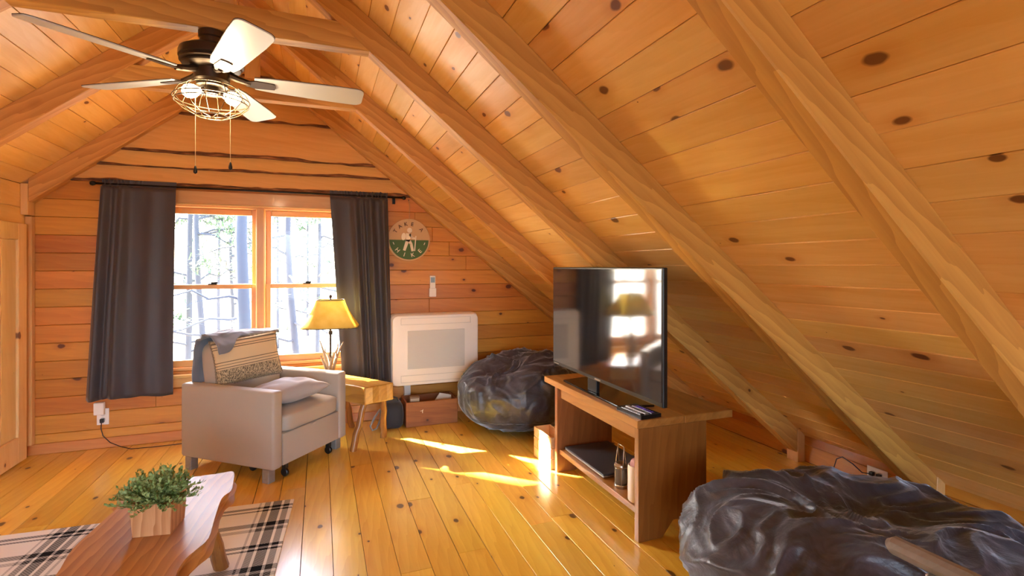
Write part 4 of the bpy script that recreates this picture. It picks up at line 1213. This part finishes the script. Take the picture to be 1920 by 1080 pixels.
bx = thing('wooden_box', 'small pale plank crate with painted letters beside the stand', 'box', (1.44, 3.075, 0))
bw = 0.062; bl_ = 0.135; bh = 0.205
for k in range(3):
    z0, z1 = 0.0 + k * bh / 3, (k + 1) * bh / 3 - 0.003
    for sx in (-1, 1):
        MB().box((0, 0, 0), (2 * bl_, 0.012, z1 - z0)).build('plank', M['palebox'], bx, (sx * (bw - 0.006), 0, (z0 + z1) / 2), (0, 0, PI / 2), bevel=0.002, bseg=1)
    for sy in (-1, 1):
        MB().box((0, 0, 0), (2 * bw - 0.025, 0.012, z1 - z0)).build('plank', M['palebox'], bx, (0, sy * (bl_ - 0.006), (z0 + z1) / 2), bevel=0.002, bseg=1)
MB().b2((-bw + 0.013, -bl_ + 0.013, 0.001), (bw - 0.013, bl_ - 0.013, 0.012)).build('bottom', M['palebox'], bx)
FL = frame(Vector((0, -1, 0)), Vector((0, 0, 1)), Vector((-1, 0, 0)), Vector((-bw, 0, 0)))
cmk = MB()
arc = [(-0.04 + 0.036 * math.cos(math.radians(a)), 0.115 + 0.06 * math.sin(math.radians(a))) for a in range(60, 301, 20)]
for p, q in zip(arc, arc[1:]): cmk.prism(bar(*p, *q, 0.0055), 0, 0.0012, FL)
cmk.build('painted_letter', plain('letter_tan', '#c9974f', 0.7), bx)
fmk = MB()
for s_ in ((0.02, 0.06, 0.045, 0.16), (0.045, 0.16, 0.055, 0.13), (0.05, 0.065, 0.062, 0.13), (0.062, 0.13, 0.08, 0.125), (-0.005, 0.14, 0.02, 0.142), (0.02, 0.06, 0.035, 0.052), (0.035, 0.052, 0.05, 0.065)):
    fmk.prism(bar(*s_, 0.004), 0, 0.0012, FL)
fmk.build('painted_letter', plain('letter_grey', '#6d6458', 0.7), bx)

# ------------------------------------------------------------------ rug, live-edge coffee table, plant
rg = tag(MB().b2((-0.82, -1.1, 0.0), (0.82, 1.1, 0.008)).build('rug', M['rug'], None, (-1.02, 2.02, 0.0007), (0, 0, math.radians(-3.5)), bevel=0.003, bseg=1), 'cream rug with black plaid stripes under the coffee table', 'rug')
ct = thing('coffee_table', 'live-edge wooden slab coffee table on splayed legs', 'coffee table', (-0.55, 2.0, 0.0095))
HT = 0.39
right = [(-0.357, 2.516), (-0.340, 2.40), (-0.335, 2.304), (-0.357, 2.24), (-0.353, 2.08), (-0.346, 1.93), (-0.368, 1.865), (-0.389, 1.81), (-0.393, 1.725), (-0.375, 1.60), (-0.37, 1.50), (-0.385, 1.40)]
left = [(-0.74, 1.42), (-0.755, 1.55), (-0.735, 1.70), (-0.721, 1.85), (-0.738, 2.008), (-0.721, 2.17), (-0.708, 2.309), (-0.735, 2.38), (-0.754, 2.437)]
outline = right[::-1] + [(-0.42, 2.515), (-0.52, 2.512), (-0.623, 2.494)] + left[::-1]
# smooth the live edge
def cat(pts, n=4):
    o_ = []
    m_ = len(pts)
    for i in range(m_):
        p0, p1, p2, p3 = [Vector(pts[(i + k) % m_]) for k in (-1, 0, 1, 2)]
        for k in range(n):
            t_ = k / n
            o_.append(0.5 * ((2 * p1) + (p2 - p0) * t_ + (2 * p0 - 5 * p1 + 4 * p2 - p3) * t_ ** 2 + (3 * p1 - p0 - 3 * p2 + p3) * t_ ** 3))
    return o_
cpts = [Vector((p.x + 0.55, p.y - 2.0)) for p in cat(outline)]
nC = len(cpts)
vs = []
for zz_, off in ((0.052, 0.0), (0.046, -0.004), (0.02, -0.012), (0.0, 0.008)):
    for i, p in enumerate(cpts):
        t_ = (cpts[(i + 1) % nC] - cpts[i - 1]).normalized()
        nn = Vector((-t_.y, t_.x))
        q = p + nn * (-off - (0.006 * noise.noise((p.x * 12, p.y * 12, zz_ * 30)) if zz_ < 0.04 else 0))
        vs.append((q.y, -q.x, zz_))       # local x runs along the slab
fs = [tuple(range(nC))[::-1], tuple(range(3 * nC, 4 * nC))]
for r in range(3):
    fs += [(r * nC + i, r * nC + (i + 1) % nC, (r + 1) * nC + (i + 1) % nC, (r + 1) * nC + i) for i in range(nC)]
MB().add(vs, fs).build('slab_top', M['table'], ct, (0, 0, HT - 0.052), (0, 0, PI / 2), smooth=0.5)
for (tx, ty2), (bx_, by_) in (((-0.44, 2.36), (-0.395, 2.475)), ((-0.66, 2.33), (-0.72, 2.42)), ((-0.46, 1.55), (-0.40, 1.46)), ((-0.66, 1.55), (-0.72, 1.46))):
    p0, p1 = Vector((tx + 0.55, ty2 - 2.0, HT - 0.05)), Vector((bx_ + 0.55, by_ - 2.0, 0.0))
    pp = [p0.lerp(p1, k / 6) + Vector((0.003 * math.sin(k * 2.1), 0.003 * math.cos(k * 2.7), 0)) for k in range(7)]
    mb = MB().tube(pp, [0.024, 0.024, 0.023, 0.025, 0.027, 0.029, 0.031], 10)
    mb.v = [(x_, y_, max(z_, 0.0)) for x_, y_, z_ in mb.v]
    mb.build('leg', M['log'], ct, smooth=0.6)

plt = thing('potted_plant', 'bushy green plant in a square wooden pot on the coffee table', 'plant', (-0.518, 2.064, HT + 0.0098), math.radians(-9))
b0, b1, ph_ = 0.057, 0.063, 0.110
pl = MB()
vs = [(sx * b_, sy * b_, z_) for z_, b_ in ((0, b0), (ph_, b1)) for sx, sy in ((-1, -1), (1, -1), (1, 1), (-1, 1))] + [(sx * (b1 - 0.01), sy * (b1 - 0.01), z_) for z_ in (ph_, ph_ - 0.025) for sx, sy in ((-1, -1), (1, -1), (1, 1), (-1, 1))]
pl.add(vs, [(3, 2, 1, 0), (12, 13, 14, 15)] + [(a + i, a + (i + 1) % 4, b + (i + 1) % 4, b + i) for a, b in ((0, 4), (4, 8), (8, 12)) for i in range(4)])
pl.build('pot', M['planter'], plt, bevel=0.002, bseg=1)
rp = random.Random(12)
stems, leaves = MB(), MB()
for k in range(210):
    a = rp.uniform(0, 2 * PI); el = rp.uniform(0.12, 1.0)
    L = 0.105 * rp.uniform(0.75, 1.12)
    r0 = rp.uniform(0, 0.05)
    base = Vector((r0 * math.cos(a), r0 * math.sin(a), ph_ - 0.02))
    dirv = Vector((math.cos(a) * (1.15 - 0.85 * el) , math.sin(a) * (1.15 - 0.85 * el), 0.25 + 0.8 * el)).normalized()
    pp = [base + dirv * L * s_ + Vector((0, 0, -0.035 * s_ * s_ * (1 - el))) for s_ in (0, 0.35, 0.7, 1.0)]
    stems.tube(pp, [0.0012, 0.001, 0.0008, 0.0004], 4)
    for q in range(15):
        s_ = 0.3 + 0.72 * q / 15
        c_ = base + dirv * L * s_ + Vector((0, 0, -0.035 * s_ * s_ * (1 - el)))
        ld = (dirv + Vector((rp.uniform(-1, 1), rp.uniform(-1, 1), rp.uniform(-0.5, 1)))).normalized()
        sd = ld.cross(Vector((rp.uniform(-1, 1), rp.uniform(-1, 1), 1))).normalized()
        up = ld.cross(sd)
        l_, w_ = rp.uniform(0.011, 0.017), rp.uniform(0.004, 0.006)
        leaves.add([c_, c_ + ld * l_ * 0.5 + sd * w_ + up * 0.001, c_ + ld * l_, c_ + ld * l_ * 0.5 - sd * w_ + up * 0.001], [(0, 1, 2, 3)])
st_ = stems.build('stems', M['leaf'], plt); st_['kind'] = 'stuff'
lf = leaves.build('foliage', M['leaf'], plt); lf['kind'] = 'stuff'

# ------------------------------------------------------------------ wooden chair whose arm reaches into the lower right corner
wc = thing('wooden_chair', 'grey-brown wooden chair arm in the lower right corner', 'chair', (1.09, 0.50, 0))
for sx in (-1, 1):
    MB().tube([(sx * 0.275, 0.375, 0.590), (sx * 0.275, 0.36, 0.592), (sx * 0.275, 0.2, 0.592), (sx * 0.275, -0.36, 0.592)], [0.012, 0.023, 0.024, 0.022], 10).build('arm', M['chairw'], wc, smooth=0.6)
    for y_, hh in ((0.26, 0.57), (-0.33, 0.95)):
        MB().b2((sx * 0.275 - 0.02, y_ - 0.02, 0), (sx * 0.275 + 0.02, y_ + 0.02, hh)).build('leg', M['chairw'], wc, bevel=0.004)
MB().b2((-0.253, -0.30, 0.40), (0.253, 0.28, 0.43)).build('seat', M['chairw'], wc, bevel=0.006)
for k in range(3):
    MB().b2((-0.2545, -0.345, 0.58 + k * 0.13), (0.2545, -0.325, 0.66 + k * 0.13)).build('back_slat', M['chairw'], wc, bevel=0.004)

# ------------------------------------------------------------------ outlets, plug, cords
def outlet(label, mw_, plugs):
    t = thing('wall_outlet', label, 'outlet', group='wall outlets'); t.matrix_basis = mw_
    pl_ = MB().b2((-0.036, -0.058, 0), (0.036, 0.058, 0.005)).build('plate', M['white'], t, bevel=0.002)
    for s_ in (-1, 1):
        MB().lathe([(0.0, 0.005), (0.016, 0.005), (0.016, 0.0065), (0.0, 0.0065)], 16, Matrix.Translation((0, s_ * 0.02, 0))).build('socket', M['white2'], pl_, smooth=0.5)
    return t
outlet('white outlet on the gable wall below the left curtain', frame(Vector((1, 0, 0)), Vector((0, 0, 1)), Vector((0, -1, 0)), Vector((-1.455, YW - 0.001, 0.225))), 1)
pd = thing('plug_in_device', 'white plug-in night light in the outlet under the left curtain', 'night light', (-1.468, YW - 0.0075, 0.245))
MB().b2((-0.032, -0.035, 0.0), (0.03, -0.001, 0.088)).build('body', M['white'], pd, bevel=0.006, bseg=2)
cd = thing('power_cord', 'thin black cord from the left outlet along the baseboard', 'cord', (-1.455, YW - 0.02, 0.20))
MB().b2((-0.012, -0.012, -0.014), (0.012, 0.011, 0.014)).build('plug', M['black'], cd, bevel=0.003)
MB().tube([(0, -0.012, -0.012), (0.0, -0.02, -0.05), (0.015, -0.03, -0.10), (0.06, -0.04, -0.15), (0.13, -0.06, -0.182), (0.20, -0.09, -0.196), (0.35, -0.10, -0.196), (0.55, -0.09, -0.196), (0.78, -0.07, -0.196), (0.95, -0.07, -0.196)], 0.003, 6).build('cable', M['black'], cd, smooth=True)
outlet('white double outlet on the right knee wall behind the bean bag', frame(Vector((0, 0, -1)), Vector((0, -1, 0)), Vector((-1, 0, 0)), Vector((XR - 0.001, 2.0, 0.093))), 2)
cd = thing('power_cord', 'black cord looping from the knee wall outlet', 'cord', (XR - 0.0085, 2.0, 0.093))
for s_ in (-1, 1):
    MB().b2((-0.024, s_ * 0.02 - 0.011, -0.011), (0, s_ * 0.02 + 0.011, 0.011)).build('plug', M['black'], cd, bevel=0.003)
MB().tube([(-0.022, 0.02, 0.0), (-0.05, 0.05, 0.0), (-0.06, 0.10, 0.035), (-0.05, 0.17, 0.05), (-0.04, 0.215, 0.02), (-0.04, 0.235, -0.05), (-0.05, 0.25, -0.09)], 0.003, 6).build('cable', M['black'], cd, smooth=True)

# ------------------------------------------------------------------ outdoors
gd_ = grid_mesh('ground', 60, 60, lambda u, v: ((u - 0.5) * 120, 6 + v * 80, -2.6 + 0.045 * (v * 80) + 0.5 * noise.noise((u * 14, v * 14, 0))), True)
g_ = tag(obj('ground', gd_, M['ground']), 'bright leaf-strewn forest floor outside the window', kind='structure')
def gz(y): return -2.6 + 0.045 * max(0, y - 6)
TH = math.atan((960 - XV) / FPX)
def wx(px, Yd):
    u = (px - 960) / FPX
    dx, dy = math.sin(TH) + u * math.cos(TH), math.cos(TH) - u * math.sin(TH)
    return dx / dy * Yd
def tree(label, px, Yd, dia, seed, leanx=0.0, mat='trunk', branches=10, needles=0, hgt=9.0, xpos=None):
    rt = random.Random(seed)
    X = wx(px, Yd) if xpos is None else xpos
    t = thing('forest_tree', label, 'tree', (X, Yd, gz(Yd) - 0.3), 0, 'trees outside the window')
    n = 10
    def tp(s_): return Vector((leanx * s_ * hgt + 0.12 * noise.noise((s_ * 3, seed, 0)), 0.1 * noise.noise((s_ * 3, seed, 5)), s_ * hgt))
    MB().tube([tp(k / n) for k in range(n + 1)], [dia / 2 * (1.15 - 0.75 * k / n) for k in range(n + 1)], 12).build('trunk', M[mat], t, smooth=True)
    br, nd = MB(), MB()
    for k in range(branches):
        s_ = rt.uniform(0.22, 0.95)
        a = rt.uniform(0, 2 * PI)
        L = rt.uniform(0.8, 2.4) * (1.2 - 0.5 * s_)
        p0 = tp(s_)
        dv = Vector((math.cos(a), math.sin(a), rt.uniform(-0.25, 0.5))).normalized()
        pp = [p0 + dv * L * q / 6 + Vector((0.1 * noise.noise((q * 0.7, k, seed)), 0, 0.12 * noise.noise((q * 0.8, k, seed + 3)) - 0.01 * q * q * 0.3)) for q in range(7)]
        br.tube(pp, [0.026 * (1 - q / 6.5) + 0.002 for q in range(7)], 5)
        for q in range(2, 7):
            for w_ in range(2):
                d2 = (dv + Vector((rt.uniform(-1, 1), rt.uniform(-1, 1), rt.uniform(-0.5, 0.6)))).normalized()
                p1 = pp[q]
                p2 = p1 + d2 * rt.uniform(0.2, 0.7)
                br.tube([p1, (p1 + p2) / 2 + Vector((0, 0, 0.03)), p2], [0.007, 0.005, 0.002], 4)
                for z_ in range(needles):
                    c_ = p1.lerp(p2, rt.random()) + Vector((rt.gauss(0, 0.05), rt.gauss(0, 0.05), rt.gauss(0, 0.03)))
                    e1 = Vector((rt.gauss(0, 1), rt.gauss(0, 1), rt.gauss(0, 0.4))).normalized() * 0.09
                    e2 = e1.cross(Vector((0, 0, 1))).normalized() * 0.012
                    nd.add([c_ - e1 - e2, c_ + e1 - e2, c_ + e1 + e2, c_ - e1 + e2], [(0, 1, 2, 3)])
    if branches: br.build('branches', M[mat], t)
    if needles:
        o = nd.build('needles', M['needle'], t); o['kind'] = 'stuff'
    return t
tree('slender grey tree leaning across the right window pair', 556, 11.0, 0.15, 1, -0.025, branches=12, needles=3)
tree('thin straight tree near the right curtain edge', 596, 14.0, 0.12, 2, 0.0, branches=18, needles=8)
tree('thick blue-grey trunk beside the window mullion', 459, 9.0, 0.22, 3, 0.0, 'trunk2', branches=5)
tree('slim trunk just left of the thick trunk', 433, 15.0, 0.10, 4, 0.01, branches=10, needles=3)
tree('forked trunk in the middle of the left window', 385, 12.0, 0.13, 5, -0.03, branches=20, needles=16)
tree('trunk next to the left curtain', 352, 13.0, 0.14, 6, 0.01, branches=20, needles=16)
tree('distant thin tree left of the leaning tree', 520, 22.0, 0.11, 7, 0.0, branches=20, needles=16)
tree('distant evergreen between the two right trees', 577, 24.0, 0.12, 8, 0.0, branches=22, needles=20)
tree('distant evergreen behind the left window', 410, 24.0, 0.13, 9, 0.0, branches=22, needles=20)
tree('far tree right of the window opening', 640, 20.0, 0.22, 10, 0.0, branches=22, needles=16)
tree('broad unseen tree added on the left to shade the left window', 0, 10.4, 0.85, 11, 0.0, branches=8, needles=0, hgt=12.0, xpos=-7.05)  # unseen trunk put on the sun line to block sun at the left window
